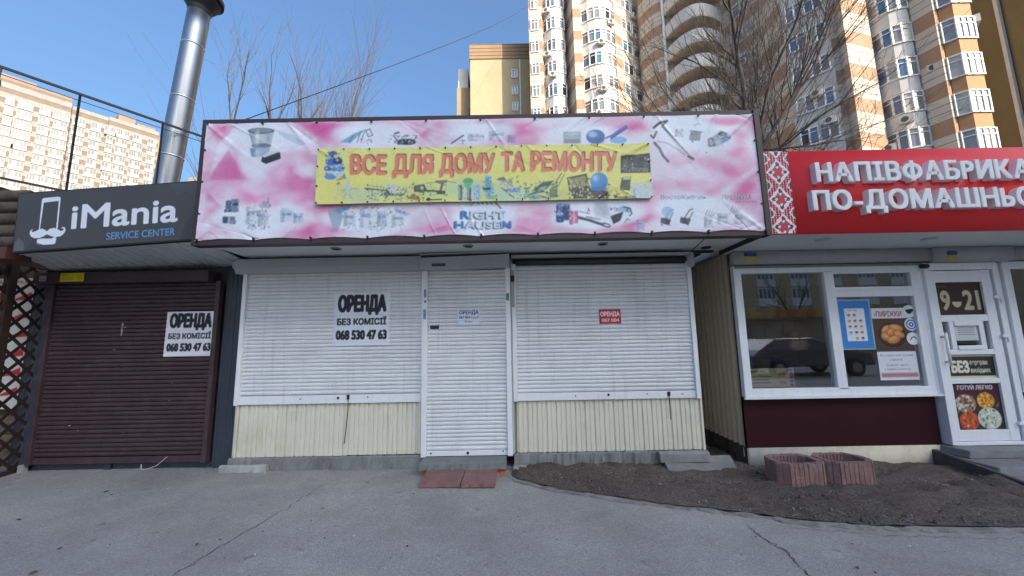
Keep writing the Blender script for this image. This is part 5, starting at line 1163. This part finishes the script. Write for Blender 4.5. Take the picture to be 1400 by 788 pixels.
# ---- log cabin and trellis at the far left
lc = thing('log_cabin', 'dark log-faced pavilion front cut by the left edge, beside the service kiosk', 'pavilion', (-8, 5.5, 0))
MB().box(-12, -6.22, 5.3, 8, 0, 2.9).build('wall', mat('dark brown plaster', (.12, .085, .07), .9, .2, 2), lc)  # plaster in one dark brown tone, slightly mottled
for k in range(5):
    z = 2.70+k*.135; MB().tube([(-11, 4.22, z), (-8, 4.22, z+.01), (-5.52+.015*k, 4.22, z)], [.074, .078, .072], 12).build('log', log_m, lc, True)
MB().box(-11, -5.50, 4.12, 4.35, 2.50, 2.63).build('beam', mat('red brown beam', (.10, .028, .022), .7, .2, 5), lc)
MB().box(-11, -6.0, 4.3, 6, 3.36, 3.42).build('roof', wood_dk, lc)
for k in range(6):
    rough_block(-7.6+.02*k, -6.15, 5.18, 5.32, .02+k*.11, .12+k*.11, 12, .008, 'stone_course', mat('brown stone', (.17, .115, .09), .9, .4, 8, .5, 40), lc, 20+k)
def pricep(p):
    w, h = p.u1, p.v1
    p.text('ШАВЕРМА', w*.16, h*.955, .045, (196, 40, 44), w*.7, .03)
    for k in range(6):
        y = h*(.86-.145*k); c = ((196, 50, 52), (206, 120, 60), (120, 160, 90))[k % 3]
        p.ell(w*.3, y, w*.20, .055, c).poly([(w*.52, y-.07), (w*.88, y-.05), (w*.86, y+.05)], (206, 36, 44)); p.line([(w*.1, y-.09), (w*.5, y-.09)], .01, (90, 90, 90))
poster('menu_poster', 'tall white price poster with red flashes behind the trellis', 'poster', -7.15, -6.32, .76, 2.47, 5.15, pricep, (226, 222, 212), .006)
tr_ = thing('trellis', 'dark brown diagonal wooden trellis screen at the far left', 'trellis', (-6.07, 4.8, 0))
y0, y1, z0, z1 = 3.75, 5.12, .06, 2.56
def clip(c, s):
    """line z = s*y + c clipped to the panel"""
    pts = []
    for y in (y0, y1):
        z = s*y+c
        if z0 <= z <= z1: pts.append((y, z))
    for z in (z0, z1):
        y = (z-c)/s
        if y0 < y < y1: pts.append((y, z))
    return pts[:2] if len(pts) >= 2 else None
lt = MB()
for s, xx in ((1.05, -6.075), (-1.05, -6.063)):
    for c in np.arange(-8, 10, .195):
        q = clip(c, s)
        if q and abs(q[0][1]-q[1][1]) > .05: lt.bar((xx, *q[0]), (xx, *q[1]), .03, .011, up=(1, 0, 0)) if False else lt.bar((xx, *q[0]), (xx, *q[1]), .011, .034)
lt.build('lattice', wood_dk, tr_)
for yy, w in ((4.63, .075), (5.13, .05)): MB().box(-6.105, -6.03, yy-w/2, yy+w/2, 0, 2.6).build('post', wood_dk, tr_)
for zz in (.05, 2.57): MB().box(-6.10, -6.035, y0, 5.10, zz-.03, zz+.03).build('rail', wood_dk, tr_)

# ---- food shop on the right
FY = 4.9
fs = thing('food_shop', 'corner food shop with a burgundy front and white window frames under the red sign', 'shop', (5.2, 6.5, 0))
pts = []
yy = FY+.01
while yy < 8.5: pts += [(2.80, yy), (2.80, yy+.055), (2.842, yy+.067), (2.842, yy+.108)]; yy += .12
sw_ = MB().sheet([[(x, y, .19) for x, y in pts], [(x, y, 2.6) for x, y in pts]]); sw_.build('side_cladding', tan_side, fs)
rough_block(2.82, 2.9, 5.0, 8.5, -.1, .19, 4, .004, 'side_footing', mat('dark rubble', (.05, .042, .036), .95, .4, 9, .6, 30), fs, 31)
m = MB(); rg = np.random.default_rng(12); L = []
for y in np.linspace(FY+.02, 8.4, 40): e = rg.normal(0, .02, 3); L.append([(2.86, y, .2), (2.80+e[0]*.7, y, .19), (2.78+e[1], y, .08+e[2]*.5), (2.79+e[2], y, -.1)])
m.sheet(L).build('rubble_base', mat('dark brown rubble', (.045, .037, .03), .95, .5, 10, .7, 25), fs)  # rubble in a very dark brown, strongly mottled
MB().box(2.81, 5.10, FY-.015, FY+.3, -.12, .185).build('plinth', plinth_m, fs, .006)
MB().box(2.80, 5.14, FY, FY+.05, .19, .787).build('apron_panel', burg, fs)
MB().box(6.27, 9.5, FY, FY+.05, .19, .787).build('apron_panel', burg, fs)
MB().box(6.20, 9.5, FY-.015, FY+.3, -.12, .185).build('plinth', plinth_m, fs)
room = MB(); room.box(2.86, 9.5, FY+3.0, FY+3.1, 0, 2.6); room.box(2.86, 9.5, FY+.1, FY+3, .0, .05); room.box(2.86, 9.5, FY+.1, FY+3, 2.55, 2.6); room.box(9.4, 9.5, FY+.1, FY+3, 0, 2.6); room.box(2.83, 2.86, FY+.1, FY+3, 0, 2.6)
room.build('room', inside_m, fs)
MB().box(2.82, 9.5, FY+3.11, 8.6, 0, 2.6).build('rear', tan_side, fs)
m = MB()
for z in (.9, 1.35, 1.8): m.box(3.1, 5.0, FY+1.7, FY+2.1, z, z+.04)
m.box(3.1, 5.0, FY+2.05, FY+2.1, .1, 2.2); m.build('shelf', mat('shelf board', (.2, .15, .1), .7), fs)
m = MB(); rq = random.Random(3)
for z in (.94, 1.39, 1.84):
    x = 3.15
    while x < 4.9: w = rq.uniform(.06, .16); m.mi = rq.randrange(3); m.box(x, x+w, FY+1.75, FY+1.95, z, z+rq.uniform(.1, .28)); x += w+rq.uniform(.01, .06)
m.build('stock_goods', [mat('pack', c, .5) for c in ((.3, .1, .07), (.32, .26, .14), (.1, .14, .2))], fs)
def wframe(name, x0, x1, z0, z1, bars, parent, y=FY, d=.06, w=.075):
    m = MB(); m.box(x0, x0+w, y-d, y+.05, z0, z1); m.box(x1-w, x1, y-d, y+.05, z0, z1); m.box(x0+w, x1-w, y-d+.002, y+.05, z0, z0+w); m.box(x0+w, x1-w, y-d+.002, y+.05, z1-w, z1)
    for b in bars: m.box(*b)
    return m.build(name, white_fr, parent, bevel=.006)
w1 = wframe('window', 2.80, 5.22, .787, 2.40, [(3.94, 4.06, FY-.058, FY+.05, .862, 2.325), (4.06, 5.08, FY-.05, FY+.05, 1.985, 2.07), (5.03, 5.145, FY-.056, FY+.05, .862, 2.325)], fs, w=.095)
MB().box(4.06, 5.03, FY-.045, FY+.04, 2.071, 2.11).build('sash', white_fr, w1); MB().box(4.06, 5.03, FY-.045, FY+.04, 2.285, 2.324).build('sash', white_fr, w1)
for x0, x1, z0, z1 in ((2.89, 3.945, .88, 2.31), (4.055, 5.035, .88, 1.99), (4.055, 5.035, 2.105, 2.29)): MB().face([(x0, FY-.01, z0), (x1, FY-.01, z0), (x1, FY-.01, z1), (x0, FY-.01, z1)]).build('pane', shop_glass, w1)
MB().box(2.78, 5.24, FY-.09, FY-.06, .765, .79).build('sill', white_fr, w1)
w2 = wframe('window', 6.20, 9.4, .787, 2.40, [], fs, w=.095)
MB().face([(6.29, FY-.01, .88), (9.31, FY-.01, .88), (9.31, FY-.01, 2.31), (6.29, FY-.01, 2.31)]).build('pane', shop_glass, w2)
MB().box(2.80, 5.27, FY-.13, FY+.05, 2.415, 2.575).build('shutter_box', grey_box, fs, .006)
MB().box(5.275, 6.24, FY-.17, FY+.05, 2.395, 2.575).build('shutter_box', grey_box, fs, .006)
MB().box(6.245, 9.4, FY-.13, FY+.05, 2.415, 2.575).build('shutter_box', grey_box, fs, .006)
MB().box(2.82, 5.22, FY-.085, FY-.061, 2.372, 2.398).build('shutter_slot', mat('slot grey', (.2, .2, .2), .5), fs)
MB().tube([(5.17, FY-.07, 2.355), (5.17, FY-.14, 2.345)], .03, 14).build('camera_lens', black_m, fs)
fj = MB().box(2.72, 9.5, 4.04, FY+.06, 2.582, 2.61).build('soffit', soffit_m, fs)
MB().box(2.705, 2.72, 4.04, FY+.06, 2.575, 2.63).build('soffit_joint', dark_m, fs)
MB().box(2.72, 9.5, 4.06, 8.6, 2.613, 2.72).build('canopy', grey_box, fs)
for x, y in ((3.5, 4.25), (4.75, 4.3), (6.0, 4.3)):
    MB().tube([(x, y, 2.583), (x, y, 2.572)], .075, 20).build('downlight', mat('pale lamp rim', (.55, .55, .55), .4), fs, True)
# door
dr = MB(); DX0, DX1, DZ0, DZ1 = 5.245, 6.0, .235, 2.235
dr_f = MB(); dr_f.box(5.165, 5.225, FY-.10, FY+.06, .2, 2.39); dr_f.box(6.02, 6.075, FY-.10, FY+.10, .2, 2.39); dr_f.box(6.075, 6.19, FY-.03, FY+.06, .2, 2.39); dr_f.box(5.225, 6.02, FY-.098, FY+.06, 2.30, 2.388); dr_f.box(5.225, 6.02, FY-.098, FY+.06, .195, .235)
door = dr_f.build('door_frame', white_fr, fs, bevel=.005)
DY = FY-.06
m = MB(); w = .085
m.box(DX0-.012, DX0+.055, DY-.02, DY+.05, DZ0+.005, DZ1+.06); m.box(DX1-.12, DX1, DY-.02, DY+.05, DZ0+.005, DZ1+.06)
for z0_, z1_ in ((DZ0+.005, DZ0+.13), (.905, .965), (1.25, 1.31), (1.655, 1.735), (2.145, 2.29)): m.box(DX0+.055, DX1-.12, DY-.018, DY+.05, z0_, z1_)
m.box(DX0+.14, DX0+.20, DY-.016, DY+.05, 1.31, 1.655); m.box(DX1-.25, DX1-.19, DY-.016, DY+.05, 1.31, 1.655)
m.box(DX0+.20, DX1-.25, DY-.028, DY+.05, 1.31, 1.36); m.box(DX0+.20, DX1-.25, DY-.028, DY+.05, 1.60, 1.655)
leaf = m.build('door', white_fr, fs, bevel=.004)
for z0_, z1_ in ((DZ0+.13, .905), (.965, 1.25), (1.31, 1.655), (1.735, 2.145)): MB().face([(DX0+.05, DY+.012, z0_), (DX1-.115, DY+.012, z0_), (DX1-.115, DY+.012, z1_), (DX0+.05, DY+.012, z1_)]).build('pane', shop_glass, leaf)
for z in (.42, 1.45, 1.93): MB().box(DX1-.02, DX1+.06, DY-.05, DY-.021, z, z+.035).box(DX1+.035, DX1+.06, DY-.055, DY-.021, z-.05, z).build('hinge', white_fr, leaf)
MB().tube([(DX0+.02, DY-.07, 1.12), (DX0+.02, DY-.07, 1.52)], .016, 10).bar((DX0+.02, DY-.07, 1.17), (DX0+.02, DY-.015, 1.17), .022).bar((DX0+.02, DY-.07, 1.47), (DX0+.02, DY-.015, 1.47), .022).build('handle', white_fr, leaf, True)
# lettering and posters on door and panes
GY = DY+.008
def hours(p):
    w, h = p.u1, p.v1; p.text('9', w*.12, h*.2, h*.56, (206, 196, 160), w*.17, .03).text('21', w*.60, h*.2, h*.56, (206, 196, 160), w*.32, .03).ell(w*.44, h*.42, w*.10, h*.16, (214, 206, 176), 0, 1, 180, 360)
    p.rect(w*.08, h*.86, w*.26, h*.885, (120, 110, 100), .6)
poster('hours_sign', 'dark brown opening hours panel with cream numerals at the top of the white door', 'sign', DX0+.052, DX1-.118, 1.72, 2.15, GY, hours, (52, 32, 30), .004)
def bez(p):
    w, h = p.u1, p.v1; cr = (206, 200, 166); p.rect(0, 0, w, h*.11, cr).rect(0, h*.9, w, h, cr)
    p.text('БЕЗ', w*.10, h*.27, h*.44, (224, 222, 200), w*.35, .05).text('перерви', w*.49, h*.57, h*.19, (214, 212, 190), w*.36, .02).text('вихідних', w*.49, h*.25, h*.19, (214, 212, 190), w*.40, .02)
poster('notice_panel', 'dark panel with cream bands and white lettering across the middle of the white door', 'sign', DX0+.052, DX1-.118, .96, 1.255, GY, bez, (36, 30, 26), .004)
def cook(p):
    w, h = p.u1, p.v1
    p.rect(0, 0, w, h*.68, (58, 44, 42))
    p.text('ГОТУЙ ЛЕГКО', w*.14, h*.86, h*.085, (226, 214, 224), w*.72, .03)
    for cx_, cy_, r, c in ((.26, .56, .21, (150, 120, 100)), (.68, .62, .18, (206, 132, 44)), (.28, .20, .2, (190, 80, 40)), (.70, .24, .24, (196, 204, 190))):
        p.ell(w*cx_, h*cy_, w*r, w*r*.9, c)
        for k in range(40):
            a, q = rq.uniform(0, 6.28), r*math.sqrt(rq.random())*.9; x, y = w*cx_+w*q*math.cos(a), h*cy_+w*q*.85*math.sin(a)
            cc = {0: ((216, 206, 190), (190, 176, 160), (120, 70, 56)), 1: ((226, 160, 60), (176, 96, 30), (240, 190, 90)), 2: ((214, 96, 46), (168, 48, 24), (226, 130, 70)), 3: ((214, 222, 206), (170, 180, 160), (226, 230, 216), (110, 140, 90))}[(0, 1, 2, 3)[(cx_ > .5)*1+(cy_ < .4)*2]]
            p.ell(x, y, w*.035*rq.uniform(.6, 1.3), w*.024, rq.choice(cc), rq.uniform(0, 180))
    for k in range(14): p.ell(w*rq.uniform(.05, .95), h*rq.uniform(.03, .78), w*.02, w*.014, rq.choice(((110, 140, 70), (200, 60, 40), (220, 210, 200))), rq.uniform(0, 180))
poster('food_poster', 'dark food poster of four filled bowls at the bottom of the white door', 'poster', DX0+.052, DX1-.118, DZ0+.125, .91, GY, cook, (66, 22, 40), .004)
def note(p):
    w, h = p.u1, p.v1
    for v in (.85, .7, .55, .4): p.line([(w*.12, h*v), (w*.86, h*v)], .008, (110, 116, 124))
poster('paper_note', 'small white paper note in the little window of the white door', 'poster', DX0+.21, DX1-.27, 1.42, 1.60, DY-.005, note, (198, 206, 208), .004)
WY = FY-.013
def menu(p):
    w, h = p.u1, p.v1; f = .014
    p.rect(0, 0, w, h, (170, 176, 184)).rect(f, f, w-f, h-f, (44, 132, 204)); p.rect(w*.2, h*.17, w*.80, h*.82, (226, 230, 234))
    p.text('МЕНЮ', w*.3, h*.765, h*.03, (70, 70, 80), w*.3, .01)
    for r in range(5):
        for c in range(3):
            if (r, c) in ((0, 2), (4, 0)): continue
            p.ell(w*(.32+.17*c), h*(.69-.115*r), w*.05, h*.022, rq.choice(((80, 60, 56), (150, 96, 70), (110, 110, 110), (176, 150, 130)))); p.line([(w*(.27+.17*c), h*(.655-.115*r)), (w*(.36+.17*c), h*(.655-.115*r))], .005, (150, 150, 156))
poster('menu_poster', 'blue bordered menu board with rows of small dishes in the shop window', 'poster', 4.085, 4.50, 1.33, 1.955, WY, menu, res=.004)
def pies(p):
    w, h = p.u1, p.v1
    p.rect(0, h*.39, w, h*.855, (74, 56, 46)); p.text('#', w*.05, h*.885, h*.06, (176, 150, 150), w*.06, .01).text('ПИРІЖКИ', w*.12, h*.88, h*.075, (176, 42, 50), w*.66, .024)
    p.ell(w*.46, h*.62, w*.36, h*.17, (44, 30, 24)).ell(w*.44, h*.63, w*.30, h*.14, (64, 42, 30))
    for x, y, rx, ry, rot in ((.33, .70, .16, .055, 35), (.58, .72, .19, .055, -12), (.30, .60, .14, .06, -20), (.62, .63, .17, .05, -14), (.48, .56, .18, .06, 12), (.44, .66, .12, .05, 50)):
        p.ell(w*x, h*y-.006, w*rx, h*ry, (120, 62, 28), rot).ell(w*x, h*y, w*rx*.95, h*ry*.9, (206, 128, 70), rot).ell(w*x-.01, h*y+.01, w*rx*.6, h*ry*.45, (228, 164, 104), rot)
    for k in range(30): p.ell(w*rq.uniform(.2, .7), h*rq.uniform(.53, .74), .006, .004, (150, 84, 40), 0, .7)
    c = (60, 96, 110)
    p.text('Як у бабусі свіжі, духмяні,', w*.07, h*.325, h*.03, c, w*.86, .012).text('з любов\'ю!', w*.3, h*.265, h*.03, c, w*.34, .012).text('Смакуйте щастя', w*.2, h*.19, h*.032, c, w*.55, .012).text('у кожному шматочку', w*.13, h*.135, h*.032, c, w*.68, .012)
    p.rect(w*.03, h*.03, w*.97, h*.105, (206, 190, 196))
    for k in range(12): x = w*(.08+.077*k); p.poly([(x-.02, h*.067), (x, h*.1), (x+.02, h*.067), (x, h*.035)], (168, 40, 60)).ell(x, h*.067, .006, .006, (230, 220, 224))
poster('food_poster', 'tall pie poster with a bowl of browned pies in the shop window', 'poster', 4.505, 4.985, .955, 1.84, WY, pies, (222, 226, 232), .004)
def disc_sticker(z, x, label, icon):
    p = Print(-.078, .078, -.078, .078, .004, (226, 230, 234)); icon(p)
    n = 22; m = MB(); c = [(x+.078*math.cos(2*math.pi*k/n), z+.078*math.sin(2*math.pi*k/n)) for k in range(n)]
    b = thing('round_sticker', label, 'sticker', (x, WY-.006, z), 'round stickers on the shop window')
    mm = MB(); mm.hexa([(a, WY-.002, q) for a, q in c], [(a, WY-.006, q) for a, q in c]); mm.build('disc', mat('sticker white', (.74, .76, .78), .5), b)
    im = MB(); icon2 = icon(None); 
    for col, polys in icon2:
        o = MB()
        for q in polys: o.face([(x+u, WY-.0075-.0003*len(b.children), z+v) for u, v in q])
        o.build('emblem', mat('sticker ink', tuple(lin(col)), .5), b)
def circ(r, cx_=0, cy_=0, n=18): return [(cx_+r*math.cos(2*math.pi*k/n), cy_+r*math.sin(2*math.pi*k/n)) for k in range(n)]
disc_sticker(1.795, 4.975, 'round white sticker with a black cup, top of three on the pie poster edge', lambda p: [((30, 30, 34), [[(-.045, .02), (.03, .03), (.035, -.01), (.01, -.035), (-.02, -.03), (-.045, 0)], [(.03, .03), (.055, .02), (.05, -.005), (.03, -.005)]])] if p is None else 0)
disc_sticker(1.630, 4.975, 'round white sticker with a blue ring, middle of three on the pie poster edge', lambda p: [((60, 110, 190), [circ(.062)]), ((226, 230, 234), [circ(.046)]), ((40, 90, 180), [circ(.03)]), ((226, 230, 234), [circ(.012)])] if p is None else 0)
disc_sticker(1.455, 4.975, 'round white sticker with a grey line drawing, lowest of three on the pie poster edge', lambda p: [((96, 100, 108), [[(-.045, -.02), (-.02, .02), (.02, .03), (.045, 0), (.03, -.005), (.012, .016), (-.012, .008), (-.03, -.022)]])] if p is None else 0)
def card(p):
    w, h = p.u1, p.v1
    p.rect(w*.87, 0, w, h, (196, 180, 186))
    for k in range(5):
        y = h*(.1+.2*k); p.poly([(w*.88, y), (w*.935, y+h*.09), (w*.99, y), (w*.935, y-h*.09)], (150, 30, 50))
    for x0, x1, v in ((.05, .22, .83), (.27, .36, .83), (.08, .5, .55), (.1, .44, .40), (.08, .48, .22)): p.line([(w*x0, h*v), (w*x1, h*v)], .012, (110, 90, 70))
    p.text('05', w*.66, h*.62, h*.15, (160, 40, 50), w*.14, .04).text('02', w*.68, h*.16, h*.15, (160, 40, 50), w*.13, .04)
poster('menu_card', 'cream price card with an embroidered red edge standing low in the shop window', 'poster', 2.95, 3.53, .885, 1.115, FY+.10, card, (206, 192, 150), .004)
# flags
def flag(label, x, z, y, w=.16, h=.115):
    def d(p): p.rect(0, p.v1*.5, p.u1, p.v1, (46, 84, 150)); p.rect(0, p.v1*.62, p.u1*.2, p.v1*.8, (30, 40, 60))
    poster('flag_sticker', label, 'sticker', x, x+w, z, z+h, y, d, (206, 172, 50), .005, 'flag stickers on the shutter boxes')
flag('small blue and yellow flag sticker on the shutter box above the shop window', 2.91, 2.45, FY-.136)
flag('small worn blue and yellow flag sticker on the shutter box above the white door', 5.40, 2.415, FY-.176, .13, .11)
# steps
sp_ = thing('shop_steps', 'grey concrete steps with a dark broken edge below the white shop door', 'steps', (5.9, 4.6, 0))
st_m = mat('grey step', (.2, .205, .21), .9, .2, 4, .4, 50, dirt=(.1, .1, .1), dscale=3, damt=.5); ed = mat('dark step edge', (.07, .068, .068), .9, .3, 6, .5, 50)
MB().hexa([(5.14, 4.62, .10), (7.6, 4.62, .10), (7.6, 4.97, .10), (5.06, 4.97, .10)], [(5.16, 4.63, .185), (7.6, 4.63, .185), (7.6, 4.97, .192), (5.08, 4.97, .192)]).build('tread', st_m, sp_, bevel=.01)
MB().hexa([(5.05, 4.30, .0), (7.6, 4.3, .0), (7.6, 4.97, .0), (5.05, 4.97, .0)], [(5.10, 4.32, .098), (7.6, 4.32, .098), (7.6, 4.97, .099), (5.07, 4.97, .099)]).build('tread', st_m, sp_, bevel=.01)
MB().hexa([(5.03, 4.02, -.09), (7.6, 4.02, -.09), (7.6, 4.96, -.09), (5.03, 4.96, -.09)], [(5.06, 4.05, .012), (7.6, 4.05, .012), (7.6, 4.96, .0), (5.06, 4.96, .0)]).build('tread', st_m, sp_, bevel=.01)
MB().hexa([(5.0, 4.0, -.1), (5.055, 4.02, -.1), (5.055, 4.95, -.1), (4.98, 4.95, -.1)], [(5.01, 4.02, .035), (5.06, 4.03, .035), (5.06, 4.95, .15), (4.99, 4.95, .15)]).build('side_board', ed, sp_, bevel=.008)
# planters
def planter(label, x0, y0):
    w, d, h, t = .50, .36, .235, .055; c = .085
    t_ = thing('concrete_planter', label, 'planter', (x0+w/2, y0+d/2, 0), 'red concrete planters on the soil')
    def ring(o, z):
        a, b, e, f = x0+o, x0+w-o, y0+o, y0+d-o; k = c*(1 if o == 0 else .7)
        return [(a+k, e, z), (b-k, e, z), (b, e+k, z), (b, f-k, z), (b-k, f, z), (a+k, f, z), (a, f-k, z), (a, e+k, z)]
    def sub(r, n):
        o = []
        for p, q in zip(r, r[1:]+r[:1]):
            L = math.hypot(q[0]-p[0], q[1]-p[1]); k = max(1, round(L/.05)) if n else 1
            for i in range(k):
                f0 = np.array(p)+(np.array(q)-np.array(p))*i/k; f1 = np.array(p)+(np.array(q)-np.array(p))*(i+.86)/k; nv = np.array([(q[1]-p[1]), -(q[0]-p[0]), 0])/L
                f2 = np.array(p)+(np.array(q)-np.array(p))*(i+.93)/k
                o += [f0, f1, f2-nv*.012]
        return o
    base = sub(ring(0, 0), 1); rg = np.random.default_rng(int(x0*100))
    lv = [(-.05, 1), (h-.018, 1), (h, .985)]
    cx_, cy_ = x0+w/2, y0+d/2
    rows = [(lambda jit: [(cx_+(p[0]-cx_)*s+j[0], cy_+(p[1]-cy_)*s+j[1], z+j[2]*1.6) for p, j in zip(base+base[:1], np.vstack([jit, jit[:1]]))])(rg.normal(0, .0016, (len(base), 3))) for z, s in lv]
    inn = [(x, y) for x, y, _ in ring(t, 0)]
    # inner rim follows with the same number of points
    def inner(p):
        v = np.array([p[0]-cx_, p[1]-cy_]); return (cx_+v[0]*(w/2-t)/(w/2), cy_+v[1]*(d/2-t)/(d/2))
    rows.append([(*inner(p), h-.004) for p in base+base[:1]]); rows.append([(*inner(p), .02) for p in base+base[:1]])
    o = MB().sheet(rows).build('planter_shell', ribbed_red, t_)
    MB().face([(*inner(p), .09) for p in base]).build('planter_soil', soil, t_)
planter('red grey ribbed concrete planter, the one nearer the dark gap between the shops', 2.675, 4.12)
planter('red grey ribbed concrete planter, the one nearer the white shop door', 3.19, 4.135)

# ---- red sign with raised white letters and an embroidered strip
RX0, RX1, RZ0, RZ1, RY = 2.765, 8.2, 2.585, 3.51, 4.0
rs_ = thing('shop_sign', 'long red sign with raised white letters and an embroidered strip above the food shop', 'sign', (5.4, RY, 2.6))
MB().box(RX0, RX1, RY+.002, RY+.12, RZ0, RZ1).build('sign_box', red_sign, rs_, .004)
W = Print(RX0+.002, 3.028, RZ0+.002, RZ1-.002, .0045, (226, 222, 228))
U, V = np.meshgrid(W.U-RX0, W.V-RZ0); ww = .26; hh = .305; st_ = .0098
u = np.floor(U/st_)*st_; v = np.floor(V/st_)*st_
du_ = np.abs(((u/ww+.5) % 1)-.5)*2; dv_ = np.abs(((v/hh+.27) % 1)-.5)*2          # 0 at the diamond centre column
dv0 = np.abs(((v/hh+.27+.5) % 1)-.5)*2
d1 = np.abs(u/ww-.5)*2+dv_; d2 = (1-np.abs(u/ww-.5)*2)+dv0*.9
chk = ~(((np.floor(U/st_) % 3) == 0)&((np.floor(V/st_) % 2) == 0))
red = lin((176, 18, 40)); blk = lin((96, 40, 62)); wh = lin((226, 222, 228))
C_ = np.where(chk[..., None], red, wh)
inside = d1 < .80
star = (d1 < .68) & ((np.abs(np.abs(u/ww-.5)*2-dv_) < .26) | (d1 < .3)); 
C_ = np.where(((d1 > .80) & (d1 < .98))[..., None], wh, C_); C_ = np.where(inside[..., None], wh, C_); C_ = np.where(star[..., None], lin((190, 62, 74)), C_)
tip = inside & (d1 > .5) & ((np.abs(u/ww-.5)*2 < .16) | (dv_ < .14)); C_ = np.where(tip[..., None], blk, C_)
side = (d2 < .34); C_ = np.where(((d2 < .46) & (d2 >= .34))[..., None], wh, C_); C_ = np.where((side & chk)[..., None], blk, C_)
W.c = C_; W.build('embroidered_strip', vinyl, rs_, lambda U, V: (U, RY-.002+0*U, V))
def raised(txt, x, z, h, width, depth):
    L = []
    def cut(ch):
        cu = bpy.data.curves.new('t', 'FONT'); cu.body = ch; cu.extrude = .5; cu.resolution_u = 6
        o = bpy.data.objects.new('t', cu); COL.objects.link(o)
        me = bpy.data.meshes.new_from_object(o.evaluated_get(bpy.context.evaluated_depsgraph_get())); bpy.data.objects.remove(o)
        co = np.array([p.co[:] for p in me.vertices]); co[:, 0] -= co[:, 0].min(); return co, [tuple(p.vertices) for p in me.polygons]
    for ch in txt:
        if ch == 'Р': L.append(cut('P')); continue
        if ch == 'Ь':                           # the bowl of a P turned upside down
            co, f_ = cut('P'); co[:, 1] = co[:, 1].max()+co[:, 1].min()-co[:, 1]; L.append((co, [q[::-1] for q in f_])); continue
        if ch == 'Ф':                           # a round ring with a bar through it
            co, f_ = cut('O'); h0 = co[:, 1].max(); co[:, 1] = h0*.08+co[:, 1]*.84; co[:, 0] *= .95; bar_, fb = cut('l'); bar_[:, 1] = bar_[:, 1]/bar_[:, 1].max()*.76-.02; bar_[:, 2] *= .985
            bar_[:, 0] += co[:, 0].max()/2-bar_[:, 0].max()/2; L.append((np.vstack([co, bar_]), f_+[tuple(i+len(co) for i in q) for q in fb])); continue
        L.append(cut(ch)); continue                              # every letter cut by itself and set at an even gap
        cu = bpy.data.curves.new('t', 'FONT'); cu.body = ch; cu.extrude = .5; cu.resolution_u = 6
        o = bpy.data.objects.new('t', cu); COL.objects.link(o)
        me = bpy.data.meshes.new_from_object(o.evaluated_get(bpy.context.evaluated_depsgraph_get())); bpy.data.objects.remove(o)
        co = np.array([p.co[:] for p in me.vertices]); co[:, 0] -= co[:, 0].min(); L.append((co, [tuple(p.vertices) for p in me.polygons]))
    gap = .15; tot = sum(q[0][:, 0].max() for q in L)+gap*(len(L)-1); k = h/.729; kx = width/tot; mb = MB(); b = h*.05; x_ = x
    for co, fs_ in L:                           # thick strokes: the outline laid five times round itself, each a hair deeper
        for n, (dx, dz) in enumerate(((0, 0), (b, b*.62), (-b*.96, b*.55), (b*.93, -b*.6), (-b*1.03, -b*.53))):
            i0 = len(mb.v); dd = depth-n*.0008
            mb.v += [(x_+q[0]*kx+dx, RY-.001-n*.0002-dd/2-q[2]*dd, z+q[1]*k+dz) for q in co.tolist()]
            mb.f += [tuple(i+i0 for i in f) for f in fs_]; mb.m += [0]*len(fs_)
        x_ += (co[:, 0].max()+gap)*kx
    mb.build('raised_lettering', mat('white letter plastic', (.78, .78, .80), .35, .03, 2, dirt=(.5, .5, .5), dscale=3, damt=.2), rs_)
raised('НАПІВФАБРИКАТИ', 3.26, 3.13, .205, 2.66, .075)
raised('ПО-ДОМАШНЬОМУ', 3.19, 2.82, .205, 2.79, .075)
